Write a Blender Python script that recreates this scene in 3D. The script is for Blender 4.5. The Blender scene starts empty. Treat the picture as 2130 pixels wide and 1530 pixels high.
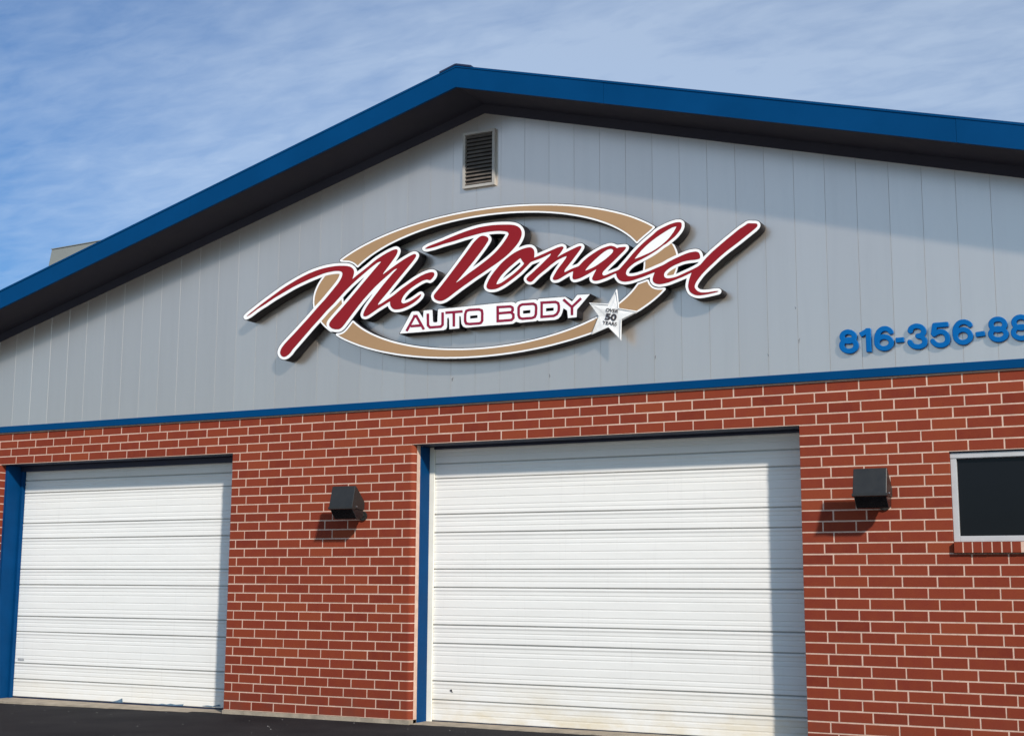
import bpy, bmesh, math, random
from mathutils import Vector, Matrix

random.seed(7)
scene = bpy.context.scene

# ------------------------------------------------------------------ camera
cam_data = bpy.data.cameras.new("camera")
cam_data.sensor_fit = 'HORIZONTAL'
cam_data.sensor_width = 36.0
cam_data.lens = 2809.595 / 2130.0 * 36.0
cam_data.clip_start = 0.1
cam_data.clip_end = 2000.0
cam = bpy.data.objects.new("camera", cam_data)
scene.collection.objects.link(cam)
YAW, PITCH, ROLL = 0.4746, 0.1577, 0.0047
fw = Vector((-math.sin(YAW) * math.cos(PITCH), math.cos(YAW) * math.cos(PITCH), math.sin(PITCH)))
rt = Vector((math.cos(YAW), math.sin(YAW), 0.0))
up = rt.cross(fw)
rt, up = math.cos(ROLL) * rt + math.sin(ROLL) * up, -math.sin(ROLL) * rt + math.cos(ROLL) * up
rot = Matrix((rt, up, -fw)).transposed()
cam.matrix_world = Matrix.Translation((13.808, -12.6714, 1.4477)) @ rot.to_4x4()
scene.camera = cam

# ------------------------------------------------------------------ sun, sky, exposure
SUN = Vector((1.19, -1.0, 0.90)).normalized()          # towards the sun
sun_el = math.asin(SUN.z)
sun_az = math.atan2(SUN.x, SUN.y)
sd = bpy.data.lights.new("sun", 'SUN')
sd.energy = 3.8
sd.angle = math.radians(2.6)
sd.color = (1.0, 0.93, 0.84)
sun = bpy.data.objects.new("sun", sd)
sun.rotation_euler = SUN.to_track_quat('Z', 'Y').to_euler()
sun.location = SUN * 60
scene.collection.objects.link(sun)

world = bpy.data.worlds.new("World")
scene.world = world
world.use_nodes = True
wt = world.node_tree
wt.nodes.clear()
wn = wt.nodes.new
wl = wt.links.new
sky = wn('ShaderNodeTexSky')
sky.sky_type = 'NISHITA'
sky.sun_disc = False
sky.sun_elevation = sun_el
sky.sun_rotation = sun_az
sky.altitude = 300
sky.air_density = 1.0
sky.dust_density = 2.0
sky.ozone_density = 2.0
tc = wn('ShaderNodeTexCoord')
sep = wn('ShaderNodeSeparateXYZ')
wl(tc.outputs['Generated'], sep.inputs[0])
def wmath(op, a, b=None, clamp=False):
    n = wn('ShaderNodeMath'); n.operation = op; n.use_clamp = clamp
    for i, v in enumerate((a, b)):
        if v is None: continue
        if isinstance(v, (int, float)): n.inputs[i].default_value = v
        else: wl(v, n.inputs[i])
    return n.outputs[0]
zz = wmath('MAXIMUM', sep.outputs[2], 0.02)
zz = wmath('ADD', zz, 0.12)
cx = wmath('DIVIDE', sep.outputs[0], zz)
cy = wmath('DIVIDE', sep.outputs[1], zz)
comb = wn('ShaderNodeCombineXYZ')
wl(cx, comb.inputs[0]); wl(cy, comb.inputs[1])
def wnoise(scale_xy, rotz, scale, detail, rough, dist, loc=(0, 0, 0)):
    mp = wn('ShaderNodeMapping')
    mp.inputs['Rotation'].default_value = (0, 0, rotz)
    mp.inputs['Scale'].default_value = (scale_xy[0], scale_xy[1], 1)
    mp.inputs['Location'].default_value = loc
    wl(comb.outputs[0], mp.inputs['Vector'])
    nz = wn('ShaderNodeTexNoise')
    nz.inputs['Scale'].default_value = scale
    nz.inputs['Detail'].default_value = detail
    nz.inputs['Roughness'].default_value = rough
    nz.inputs['Distortion'].default_value = dist
    wl(mp.outputs[0], nz.inputs['Vector'])
    return nz.outputs['Fac']
big = wnoise((0.55, 1.0), 0.5, 0.9, 3, 0.5, 0.3, (9.25,5.8,0))
wisp = wnoise((0.5, 1.4), 0.75, 4.5, 6, 0.62, 0.6)
ripple = wnoise((0.8, 1.6), 0.3, 13.0, 4, 0.55, 0.4)
f1 = wmath('MULTIPLY', big, 2.4)
f2 = wmath('MULTIPLY', wisp, 0.62)
f3 = wmath('MULTIPLY', ripple, 0.68)
fs = wmath('ADD', wmath('ADD', f1, f2), f3)
mr = wn('ShaderNodeMapRange')
mr.inputs['From Min'].default_value = 1.28
mr.inputs['From Max'].default_value = 2.36
mr.inputs['To Min'].default_value = 0.03
mr.inputs['To Max'].default_value = 0.95
wl(fs, mr.inputs['Value'])
mixc = wn('ShaderNodeMix'); mixc.data_type = 'RGBA'
wl(mr.outputs[0], mixc.inputs['Factor'])
tint = wn('ShaderNodeMix'); tint.data_type = 'RGBA'; tint.blend_type = 'MULTIPLY'
tint.inputs['Factor'].default_value = 1.0
wl(sky.outputs[0], tint.inputs['A']); tint.inputs['B'].default_value = (0.28, 0.54, 0.80, 1)
wl(tint.outputs['Result'], mixc.inputs['A'])
half = wn('ShaderNodeMix'); half.data_type = 'RGBA'; half.blend_type = 'MULTIPLY'
half.inputs['Factor'].default_value = 1.0
wl(tint.outputs['Result'], half.inputs['A']); half.inputs['B'].default_value = (0.55, 0.55, 0.55, 1)
cadd = wn('ShaderNodeMix'); cadd.data_type = 'RGBA'; cadd.blend_type = 'ADD'
cadd.inputs['Factor'].default_value = 1.0
wl(half.outputs['Result'], cadd.inputs['A']); cadd.inputs['B'].default_value = (2.72, 3.08, 3.4, 1)
wl(cadd.outputs['Result'], mixc.inputs['B'])
bg = wn('ShaderNodeBackground')
bg.inputs['Strength'].default_value = 0.122
wl(mixc.outputs['Result'], bg.inputs['Color'])
wo = wn('ShaderNodeOutputWorld')
wl(bg.outputs[0], wo.inputs['Surface'])

scene.view_settings.view_transform = 'Standard'
scene.view_settings.look = 'None'
scene.view_settings.gamma = 1.0
scene.view_settings.use_curve_mapping = False
scene.view_settings.exposure = 0.24

# ------------------------------------------------------------------ helpers
COL = scene.collection
def link(o, parent=None):
    COL.objects.link(o)
    if parent is not None:
        o.parent = parent
    return o
def tag(o, label=None, cat=None, group=None, kind=None):
    if label: o["label"] = label
    if cat: o["category"] = cat
    if group: o["group"] = group
    if kind: o["kind"] = kind
    return o
def empty(name, loc=(0, 0, 0)):
    o = bpy.data.objects.new(name, None)
    o.empty_display_size = 0.2
    o.location = loc
    COL.objects.link(o)
    return o
class MB:
    """collects polygons into one mesh"""
    def __init__(s): s.v = []; s.f = []
    def poly(s, pts):
        i = len(s.v); s.v += [tuple(p) for p in pts]; s.f.append(tuple(range(i, i + len(pts))))
    def add(s, verts, faces):
        i = len(s.v); s.v += [tuple(p) for p in verts]; s.f += [tuple(i + k for k in f) for f in faces]
    def box(s, x0, x1, y0, y1, z0, z1):
        v = [(x0,y0,z0),(x1,y0,z0),(x1,y1,z0),(x0,y1,z0),(x0,y0,z1),(x1,y0,z1),(x1,y1,z1),(x0,y1,z1)]
        s.add(v, [(0,3,2,1),(4,5,6,7),(0,1,5,4),(1,2,6,5),(2,3,7,6),(3,0,4,7)])
    def prism(s, pts, axis, a, b):
        """extrude a closed 2D profile along an axis between a and b"""
        def P(u, w, t):
            return (t, u, w) if axis == 'x' else ((u, t, w) if axis == 'y' else (u, w, t))
        n = len(pts)
        v = [P(u, w, a) for u, w in pts] + [P(u, w, b) for u, w in pts]
        f = [(k, (k + 1) % n, n + (k + 1) % n, n + k) for k in range(n)]
        f += [tuple(range(n - 1, -1, -1)), tuple(range(n, 2 * n))]
        s.add(v, f)
    def mesh(s, name, mat, smooth=False):
        m = bpy.data.meshes.new(name)
        m.from_pydata(s.v, [], s.f)
        bm = bmesh.new(); bm.from_mesh(m)
        bmesh.ops.recalc_face_normals(bm, faces=bm.faces)
        bm.to_mesh(m); bm.free()
        m.materials.append(mat)
        if smooth:
            for p in m.polygons: p.use_smooth = True
        m.update()
        return m
    def build(s, name, mat, parent=None, smooth=False, bevel=0.0):
        o = bpy.data.objects.new(name, s.mesh(name, mat, smooth))
        link(o, parent)
        if bevel:
            b = o.modifiers.new("bevel", 'BEVEL'); b.width = bevel; b.segments = 2; b.limit_method = 'ANGLE'
        return o

# ------------------------------------------------------------------ materials
def nt_of(name):
    m = bpy.data.materials.new(name); m.use_nodes = True
    nt = m.node_tree
    b = nt.nodes['Principled BSDF']
    return m, nt, b
def N(nt, t): return nt.nodes.new(t)
def coords(nt, scale=(1, 1, 1)):
    g = N(nt, 'ShaderNodeNewGeometry')
    mp = N(nt, 'ShaderNodeMapping'); mp.inputs['Scale'].default_value = scale
    nt.links.new(g.outputs['Position'], mp.inputs['Vector'])
    return mp.outputs[0]
def noise(nt, vec, scale, detail=4, rough=0.55, dist=0.0):
    n = N(nt, 'ShaderNodeTexNoise')
    n.inputs['Scale'].default_value = scale; n.inputs['Detail'].default_value = detail
    n.inputs['Roughness'].default_value = rough; n.inputs['Distortion'].default_value = dist
    nt.links.new(vec, n.inputs['Vector'])
    return n.outputs['Fac']
def ramp(nt, fac, stops):
    r = N(nt, 'ShaderNodeValToRGB')
    e = r.color_ramp.elements
    while len(e) < len(stops): e.new(0.5)
    for k, (p, c) in enumerate(stops):
        e[k].position = p; e[k].color = (*c, 1) if len(c) == 3 else c
    nt.links.new(fac, r.inputs[0])
    return r.outputs[0]
def rng(nt, v, a, b, c, d):
    r = N(nt, 'ShaderNodeMapRange')
    for k, x in zip(('From Min', 'From Max', 'To Min', 'To Max'), (a, b, c, d)): r.inputs[k].default_value = x
    nt.links.new(v, r.inputs['Value'])
    return r.outputs[0]
def mix(nt, fac, a, b, mode='MIX'):
    m = N(nt, 'ShaderNodeMix'); m.data_type = 'RGBA'; m.blend_type = mode
    for k, v in (('Factor', fac), ('A', a), ('B', b)):
        if isinstance(v, (int, float)): m.inputs[k].default_value = v
        elif isinstance(v, tuple): m.inputs[k].default_value = (*v, 1)
        else: nt.links.new(v, m.inputs[k])
    return m.outputs['Result']
def math_(nt, op, a, b):
    m = N(nt, 'ShaderNodeMath'); m.operation = op
    for i, v in enumerate((a, b)):
        if isinstance(v, (int, float)): m.inputs[i].default_value = v
        else: nt.links.new(v, m.inputs[i])
    return m.outputs[0]
def bump(nt, b, h, dist, strength=1.0):
    bp = N(nt, 'ShaderNodeBump'); bp.inputs['Distance'].default_value = dist; bp.inputs['Strength'].default_value = strength
    nt.links.new(h, bp.inputs['Height']); nt.links.new(bp.outputs[0], b.inputs['Normal'])
def paint(name, col, rough=0.5, var=0.12, nscale=3.0, spec=0.5, metal=0.0, bumpd=0.0, bscale=60, stretch=(1, 1, 1)):
    m, nt, b = nt_of(name)
    v = coords(nt, stretch)
    f = noise(nt, v, nscale, 5, 0.6)
    c0 = tuple(c * (1 - var) for c in col); c1 = tuple(min(1, c * (1 + var)) for c in col)
    nt.links.new(ramp(nt, f, [(0.3, c0), (0.7, c1)]), b.inputs['Base Color'])
    nt.links.new(rng(nt, f, 0.3, 0.7, rough * 0.85, min(1, rough * 1.15)), b.inputs['Roughness'])
    b.inputs['Specular IOR Level'].default_value = spec
    b.inputs['Metallic'].default_value = metal
    if bumpd:
        bump(nt, b, noise(nt, v, bscale, 3), bumpd)
    return m

def brick_material():
    m, nt, b = nt_of("fired_red_brick")
    v = coords(nt)
    oi = N(nt, 'ShaderNodeObjectInfo'); ge = N(nt, 'ShaderNodeNewGeometry')
    r = math_(nt, 'FRACT', math_(nt, 'ADD', math_(nt, 'MULTIPLY', oi.outputs['Random'], 7.13), ge.outputs['Random Per Island']), 0.0)
    base = ramp(nt, r, [(0.0, (0.162, 0.027, 0.0165)), (0.2, (0.192, 0.034, 0.0195)), (0.6, (0.209, 0.0375, 0.0205)), (0.9, (0.225, 0.043, 0.0215)), (1.0, (0.246, 0.052, 0.024))])
    blot = noise(nt, v, 9.0, 5, 0.6)
    c = mix(nt, rng(nt, blot, 0.35, 0.7, 0.0, 0.35), base, (0.25, 0.055, 0.020))
    dark = noise(nt, v, 42.0, 3, 0.6)
    c = mix(nt, rng(nt, dark, 0.62, 0.75, 0.0, 0.45), c, (0.10, 0.020, 0.014))
    lite = noise(nt, coords(nt, (1, 1, 2)), 17.0, 4, 0.7)
    c = mix(nt, rng(nt, lite, 0.70, 0.80, 0.0, 0.22), c, (0.40, 0.16, 0.10))
    nt.links.new(c, b.inputs['Base Color'])
    sp = N(nt, 'ShaderNodeSeparateXYZ'); gp = N(nt, 'ShaderNodeNewGeometry'); nt.links.new(gp.outputs['Position'], sp.inputs[0])
    low = rng(nt, sp.outputs[2], 0.35, 0.0, 0.0, 1.0)
    stain = rng(nt, noise(nt, coords(nt, (1, 1, 1.5)), 3.5, 5, 0.65), 0.4, 0.7, 0.0, 0.45)
    c = mix(nt, math_(nt, 'MULTIPLY', low, stain), c, (0.12, 0.055, 0.040))
    nt.links.new(c, b.inputs['Base Color'])
    b.inputs['Roughness'].default_value = 0.82
    b.inputs['Specular IOR Level'].default_value = 0.08
    bump(nt, b, noise(nt, v, 160, 3, 0.7), 0.0012, 0.7)
    return m
M_BRICK = brick_material()
def mortar_material():
    m, nt, b = nt_of("pale_mortar")
    v = coords(nt)
    c = ramp(nt, noise(nt, v, 14, 5, 0.65), [(0.3, (0.50, 0.33, 0.25)), (0.7, (0.66, 0.46, 0.36))])
    c = mix(nt, rng(nt, noise(nt, v, 2.5, 3), 0.55, 0.75, 0, 0.35), c, (0.33, 0.25, 0.19))
    nt.links.new(c, b.inputs['Base Color'])
    b.inputs['Roughness'].default_value = 0.95
    bump(nt, b, noise(nt, v, 220, 3), 0.001, 0.6)
    return m
M_MORTAR = mortar_material()
def siding_material():
    m, nt, b = nt_of("grey_metal_siding")
    v = coords(nt)
    oi = N(nt, 'ShaderNodeObjectInfo')
    c = ramp(nt, oi.outputs['Random'], [(0.0, (0.78, 0.688, 0.598)), (1.0, (0.82, 0.728, 0.633))])
    streak = noise(nt, coords(nt, (5, 5, 0.35)), 1.6, 5, 0.6)
    c = mix(nt, rng(nt, streak, 0.45, 0.8, 0.0, 0.16), c, tuple(x * 0.75 for x in (0.78, 0.688, 0.598)))
    oil = noise(nt, coords(nt, (3.0, 1, 0.7)), 0.9, 1, 0.4)
    bp = N(nt, 'ShaderNodeBump'); bp.inputs['Distance'].default_value = 0.006; bp.inputs['Strength'].default_value = 0.6
    nt.links.new(oil, bp.inputs['Height'])
    b2 = N(nt, 'ShaderNodeBsdfPrincipled')
    for p, ro, me in ((b, 0.28, 0.90), (b2, 0.50, 0.95)):
        nt.links.new(c, p.inputs['Base Color'])
        p.inputs['Metallic'].default_value = me
        p.inputs['Roughness'].default_value = ro
        nt.links.new(bp.outputs[0], p.inputs['Normal'])
    mx = N(nt, 'ShaderNodeMixShader'); mx.inputs[0].default_value = 0.18
    nt.links.new(b.outputs[0], mx.inputs[1]); nt.links.new(b2.outputs[0], mx.inputs[2])
    out = next(n for n in nt.nodes if n.type == 'OUTPUT_MATERIAL')
    nt.links.new(mx.outputs[0], out.inputs['Surface'])
    return m
M_SIDING = siding_material()
M_SIDEBACK = paint("siding_backing", (0.16, 0.17, 0.18), 0.7)
M_BLUE = paint("blue_fascia_paint", (0.0004, 0.043, 0.135), 0.5, 0.10, 1.2, 0.05, 0, 0.0015, 2.0)
M_BLUE2 = paint("blue_jamb_paint", (0.0008, 0.040, 0.130), 0.55, 0.15, 2.0, 0.06, 0, 0.001, 30)
M_BAND = paint("blue_band_paint", (0.0004, 0.047, 0.145), 0.5, 0.10, 1.0, 0.05, 0, 0.001, 3.0)
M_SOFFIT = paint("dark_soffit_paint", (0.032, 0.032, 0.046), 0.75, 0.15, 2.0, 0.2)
M_GAP = paint("door_joint_rubber", (0.42, 0.41, 0.39), 0.8)
M_EAVESHADE = paint("eave_shade_dark", (0.032, 0.031, 0.043), 0.7, 0.12, 2.0, 0.2)
M_LINTEL = paint("dark_blue_steel", (0.010, 0.016, 0.045), 0.5, 0.2, 3.0)
M_ROOF = paint("roof_sheet", (0.10, 0.10, 0.11), 0.6, 0.15, 0.7)
M_CAP = paint("ridge_cap_metal", (0.012, 0.022, 0.06), 0.4)
M_WOOD = paint("bare_wood", (0.26, 0.135, 0.055), 0.75, 0.35, 5.0, 0.3, 0, 0.001, 80, (6, 6, 0.5))
M_WOOD2 = paint("weathered_wood", (0.40, 0.27, 0.17), 0.8, 0.3, 4.0, 0.3, 0, 0.001, 80, (5, 5, 0.4))
M_STOP = paint("white_door_stop", (0.80, 0.76, 0.66), 0.6, 0.06, 4.0)
M_VENTF = paint("vent_frame_paint", (0.37, 0.35, 0.32), 0.5, 0.1, 6.0)
M_SLAT = paint("vent_slat", (0.12, 0.10, 0.085), 0.7, 0.25, 8.0)
M_DARK = paint("dark_inside", (0.01, 0.01, 0.011), 0.9)
M_WINF = paint("window_frame_aluminium", (0.45, 0.45, 0.45), 0.45, 0.05, 5.0)
M_LAMP = paint("dark_bronze_housing", (0.019, 0.019, 0.018), 0.42, 0.15, 9.0, 0.5, 0, 0.0006, 200)
M_LENS = paint("dark_lamp_lens", (0.010, 0.010, 0.011), 0.25, 0.1, 5.0)
M_CAB = paint("black_sign_return", (0.012, 0.0115, 0.015), 0.6, 0.15, 3.0, 0.15)
M_SWHITE = paint("white_sign_face", (0.84, 0.83, 0.82), 0.35, 0.02, 2.0, 0.15)
M_STAR = paint("creased_white_banner", (0.77, 0.76, 0.74), 0.5, 0.10, 14.0, 0.3, 0, 0.003, 16)
M_SRED = paint("red_sign_face", (0.238, 0.012, 0.017), 0.35, 0.05, 2.0, 0.15)
M_SMAR = paint("maroon_sign_letter", (0.235, 0.014, 0.042), 0.35, 0.05, 3.0, 0.15)
M_STAN = paint("tan_sign_face", (0.365, 0.225, 0.120), 0.4, 0.04, 2.0, 0.15)
M_NUM = paint("blue_number_plastic", (0.0004, 0.105, 0.335), 0.55, 0.05, 4.0, 0.1)
M_INK = paint("dark_grey_print", (0.03, 0.025, 0.03), 0.6, 0.1, 20)
M_HOOD = paint("grey_beige_sheet_metal", (0.235, 0.245, 0.225), 0.6, 0.08, 1.2)
M_CONC = paint("pale_concrete", (0.33, 0.275, 0.21), 0.9, 0.25, 6.0, 0.2, 0, 0.003, 40)
M_CHIP = paint("blue_grey_scuff", (0.10, 0.17, 0.24), 0.6, 0.3, 30)
M_LABEL = paint("grey_label", (0.40, 0.40, 0.40), 0.5, 0.25, 60)
M_STONE = paint("pale_stone_chip", (0.22, 0.21, 0.20), 0.8, 0.3, 30)
M_BOLT = paint("grey_bolt", (0.25, 0.25, 0.26), 0.4, 0.1, 20, 0.5, 0.8)
def pane_material():
    m, nt, b = nt_of("dark_window_glass")
    b.inputs['Base Color'].default_value = (0.007, 0.0075, 0.009, 1)
    b.inputs['Roughness'].default_value = 0.08
    b.inputs['Specular IOR Level'].default_value = 0.2
    bump(nt, b, noise(nt, coords(nt), 2.0, 2), 0.004, 0.4)
    return m
M_PANE = pane_material()
def door_material(name, col, stain):
    m, nt, b = nt_of(name)
    v = coords(nt)
    f = noise(nt, coords(nt, (0.8, 1, 5)), 2.0, 5, 0.6)
    c = ramp(nt, f, [(0.3, tuple(x * 0.95 for x in col)), (0.7, col)])
    # road grime near the foot of the door, patchy
    sp = N(nt, 'ShaderNodeSeparateXYZ'); g = N(nt, 'ShaderNodeNewGeometry')
    nt.links.new(g.outputs['Position'], sp.inputs[0])
    low = rng(nt, sp.outputs[2], 0.45, -0.03, 0.0, 1.0)
    pat = rng(nt, noise(nt, coords(nt, (0.7, 1, 1.6)), 2.2, 5, 0.65), 0.38, 0.72, 0.0, 1.0)
    c = mix(nt, math_(nt, 'MULTIPLY', math_(nt, 'MULTIPLY', low, pat), stain), c, (0.62, 0.50, 0.28))
    drip = noise(nt, coords(nt, (9, 9, 0.35)), 3.0, 4, 0.6)
    c = mix(nt, rng(nt, drip, 0.60, 0.80, 0.0, 0.16), c, (0.45, 0.43, 0.40))
    nt.links.new(c, b.inputs['Base Color'])
    b.inputs['Roughness'].default_value = 0.42
    bump(nt, b, noise(nt, coords(nt, (1.4, 1, 3)), 2.6, 3), 0.004, 0.5)
    return m
M_DOOR1 = door_material("white_door_steel", (0.80, 0.785, 0.745), 0.25)
M_DOOR2 = door_material("aged_white_door_steel", (0.80, 0.78, 0.735), 0.85)
def asphalt_material():
    m, nt, b = nt_of("dark_asphalt")
    v = coords(nt)
    c = ramp(nt, noise(nt, v, 1.1, 5, 0.6), [(0.3, (0.010, 0.0095, 0.0115)), (0.7, (0.026, 0.024, 0.0255))])
    sp = N(nt, 'ShaderNodeSeparateXYZ'); gp = N(nt, 'ShaderNodeNewGeometry'); nt.links.new(gp.outputs['Position'], sp.inputs[0])
    bounce_y = math_(nt, 'ADD', sp.outputs[1], rng(nt, noise(nt, v, 0.5, 4), 0.3, 0.7, -0.8, 0.8))
    c = mix(nt, rng(nt, bounce_y, -3.4, -4.6, 0.0, 1.0), c, (0.46, 0.43, 0.385))  # pale ground out of view, added to bounce fill light onto the front
    ag = noise(nt, v, 130, 2, 0.7)
    c = mix(nt, rng(nt, ag, 0.60, 0.72, 0, 0.5), c, (0.06, 0.055, 0.055))
    nt.links.new(c, b.inputs['Base Color'])
    b.inputs['Specular IOR Level'].default_value = 0.12
    b.inputs['Roughness'].default_value = 0.95
    bump(nt, b, noise(nt, v, 90, 4, 0.7), 0.006, 0.8)
    return m
M_ASPHALT = asphalt_material()

# ------------------------------------------------------------------ ground
g = MB()
gz = -0.045
xs = [-300, -40, -8, -4, -2, -1] + [i * 0.25 for i in range(-2, 57)] + [15, 18, 24, 60, 300]
ys = [-300, -60, -25, -15, -8, -4, -2, -1, -0.6, -0.4, -0.25, -0.12]
def gh(x, y):
    dip = -0.03 * max(0.0, min(1.0, (3.2 - x) / 3.2))
    return gz + dip * math.exp(-max(0, -y) / 6.0) - 0.012 * max(0.0, min(1, -y / 6)) 
rows = []
edge = {}
for x in xs:
    if -1 <= x <= 15:
        e = 0.02 + 0.05 * (random.random() - 0.5)
        if (-0.22 < x < 3.59): e += -0.02 + 0.03 * random.random()
        if (6.1 < x < 10.38): e += 0.10 + 0.05 * random.random()
    else: e = 0.3
    edge[x] = min(e, 0.0) if (3.59 <= x <= 6.0) else e
for x in xs:
    rows.append([(x, y, gh(x, y)) for y in ys] + [(x, edge[x], gh(x, 0)), (x, 0.6 if -1 <= x <= 15 else 60, gh(x, 0) - 0.03)])
gv = [p for r in rows for p in r]; nn = len(rows[0])
gf = [(i * nn + j, (i + 1) * nn + j, (i + 1) * nn + j + 1, i * nn + j + 1) for i in range(len(rows) - 1) for j in range(nn - 1)]
g.add(gv, gf)
ground = g.build('ground', M_ASPHALT, None, True)
tag(ground, kind='structure')
far = MB(); far.poly([(-400, -400, -0.35), (400, -400, -0.35), (400, 400, -0.35), (-400, 400, -0.35)])
tag(far.build('ground_base', M_ASPHALT), kind='structure')

# ------------------------------------------------------------------ building
shop = empty('auto_body_shop', (6.88, 0, 0))
tag(shop, 'gabled auto body shop of red brick and grey siding with two white roll-up doors', 'building')
INV = Matrix.Translation((-6.88, 0, 0))
def part(o):            # geometry is written in world coordinates, the parent sits at its base
    if o.parent is shop: o.matrix_parent_inverse = INV
    return o
CH = 0.1016
ZT = 33 * CH            # top of the brickwork
Z_LINT = ZT - 4 * CH
D1 = (-0.223, 3.59)     # door openings
D2 = (6.096, 10.385)
WX = (11.755, 12.975)   # window opening
WZ = (ZT - 15 * CH, ZT - 7 * CH)
XL, XR = -5.2, 18.9
YM = 0.0022             # mortar face, the brick faces stand at 0

w = MB()
def mort(x0, x1, z0, z1): w.box(x0, x1, YM, 0.20, z0, z1)
mort(XL, XR, Z_LINT, ZT - 0.001)
mort(XL, D1[0] - 0.001, 0, Z_LINT - 0.0005)
mort(D1[1] + 0.001, D2[0] - 0.052, 0, Z_LINT - 0.0005)
mort(D2[1] + 0.001, WX[0] - 0.001, 0, Z_LINT - 0.0005)
mort(WX[0], WX[1], 0, WZ[0] - CH); mort(WX[0], WX[1], WZ[1], Z_LINT - 0.0005)
mort(WX[1] + 0.001, XR, 0, Z_LINT - 0.0005)
# rounded mortar corner of the pier
def arc(x1, r, off, n=6):
    return [(x1 - r + (r - off) * math.sin(a), r - (r - off) * math.cos(a)) for a in [math.pi / 2 * k / n for k in range(n + 1)]]
RB = 0.05
w.prism([(D2[0] - 0.052, YM)] + arc(D2[0], RB, YM) + [(D2[0] - YM, 0.20), (D2[0] - 0.052, 0.20)], 'z', 0, Z_LINT - 0.0005)
brick_wall = part(w.build('brick_wall', M_MORTAR, shop))

TOPJ = [-0.043, 0.277, 0.587, 0.899, 1.21, 1.521, 1.832, 2.141, 2.453, 2.761, 3.067, 3.371, 3.677, 3.977, 4.282, 4.582, 4.889, 5.189, 5.494, 5.795, 6.098, 6.404, 6.705, 7.01, 7.313, 7.618, 7.92, 8.225, 8.529, 8.832, 9.136, 9.439, 9.742, 10.042, 10.35, 10.657, 10.965, 11.272, 11.587, 11.899, 12.218]
def tj(u):
    if u < 0: return TOPJ[0] + u * 0.311
    if u >= 40: return TOPJ[40] + (u - 40) * 0.311
    i = int(u); return TOPJ[i] + (TOPJ[i + 1] - TOPJ[i]) * (u - i)
J = 0.0125              # joint width
bricks = []             # (x0, x1, z0, z1, kind)
def course(joints, a, b, z0, z1, last=None):
    js = [a - J / 2] + [j for j in sorted(joints) if a + 0.03 < j < b - 0.03] + [b + J / 2]
    for k, (p, q) in enumerate(zip(js, js[1:])):
        bricks.append((p + J / 2, q - J / 2, z0 + J / 2, z1 - J / 2, last if k == len(js) - 2 else None))
for c in range(33):
    z1 = ZT - c * CH; z0 = z1 - CH
    if c < 4:
        off = (lambda j: 0.0) if c % 2 == 0 else (lambda j: 0.31 + 0.37 / 40 * j)
        sh = 0.0 if c < 2 else 0.0006
        course([tj(j + off(j)) + sh * (j - 18) for j in range(-17, 63)], XL, XR, z0, z1)
        continue
    e = c % 2 == 0
    course([(-0.45 if e else -0.60) - 0.305 * k for k in range(20)], XL, D1[0], z0, z1)
    p0 = 3.690 if e else 3.806
    jit = 0.012 * math.sin(c * 1.7)
    course([p0 + jit + 0.3075 * k for k in range(8)], D1[1], D2[0], z0, z1, 'round')
    q0 = (10.680 if e else 10.593) + 0.008 * math.sin(c * 2.3)
    js = [q0 + 0.3095 * k for k in range(30)]
    if 7 <= c < 15:
        course(js, D2[1], WX[0], z0, z1); course(js, WX[1], XR, z0, z1)
    elif c == 15:
        course(js, D2[1], WX[0] + 0.004, z0, z1); course(js, WX[1] - 0.004, XR, z0, z1)
    else:
        course(js, D2[1], XR, z0, z1)
BC = 0.0016
def brick_geo(mb, x0, x1, z0, z1, dy):
    y = dy
    a = [(x0 + BC, y, z0 + BC), (x1 - BC, y, z0 + BC), (x1 - BC, y, z1 - BC), (x0 + BC, y, z1 - BC)]
    b = [(x0, y + BC, z0), (x1, y + BC, z0), (x1, y + BC, z1), (x0, y + BC, z1)]
    d = [(x0, 0.09, z0), (x1, 0.09, z0), (x1, 0.09, z1), (x0, 0.09, z1)]
    f = [(0, 1, 2, 3)] + [(k, 4 + k, 4 + (k + 1) % 4, (k + 1) % 4) for k in range(4)] + [(4 + k, 8 + k, 8 + (k + 1) % 4, 4 + (k + 1) % 4) for k in range(4)]
    mb.add(a + b + d, f)
def round_geo(mb, x0, x1, z0, z1, dy):
    pr = [(x0, 0.09), (x0, dy + BC), (x0 + BC, dy)] + [(px, py + dy) for px, py in arc(x1 - J / 2, RB, 0.0)] + [(x1 - J / 2, 0.062)]
    n = len(pr)
    v = [(px, py, z0) for px, py in pr] + [(px, py, z1) for px, py in pr]
    mb.add(v, [(k, k + 1, n + k + 1, n + k) for k in range(n - 1)] + [tuple(range(n)), tuple(range(2 * n - 1, n - 1, -1))])
camp = Vector((13.808, -12.6714, 1.4477))
def seen_size(b):
    p = Vector(((b[0] + b[1]) / 2, 0, (b[2] + b[3]) / 2)); d = p - camp
    k = d.dot(fw); sx = d.dot(rt) / k; sy = d.dot(up) / k
    if abs(sx) > 0.375 or abs(sy) > 0.27: return 0
    return (b[1] - b[0]) * (b[3] - b[2]) / k ** 2 * (12.67 / d.length)
order = sorted(range(len(bricks)), key=lambda i: -seen_size(bricks[i]))
single = set(order[:300])
um = MB(); brick_geo(um, -0.5, 0.5, -0.5, 0.5, 0)
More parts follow.
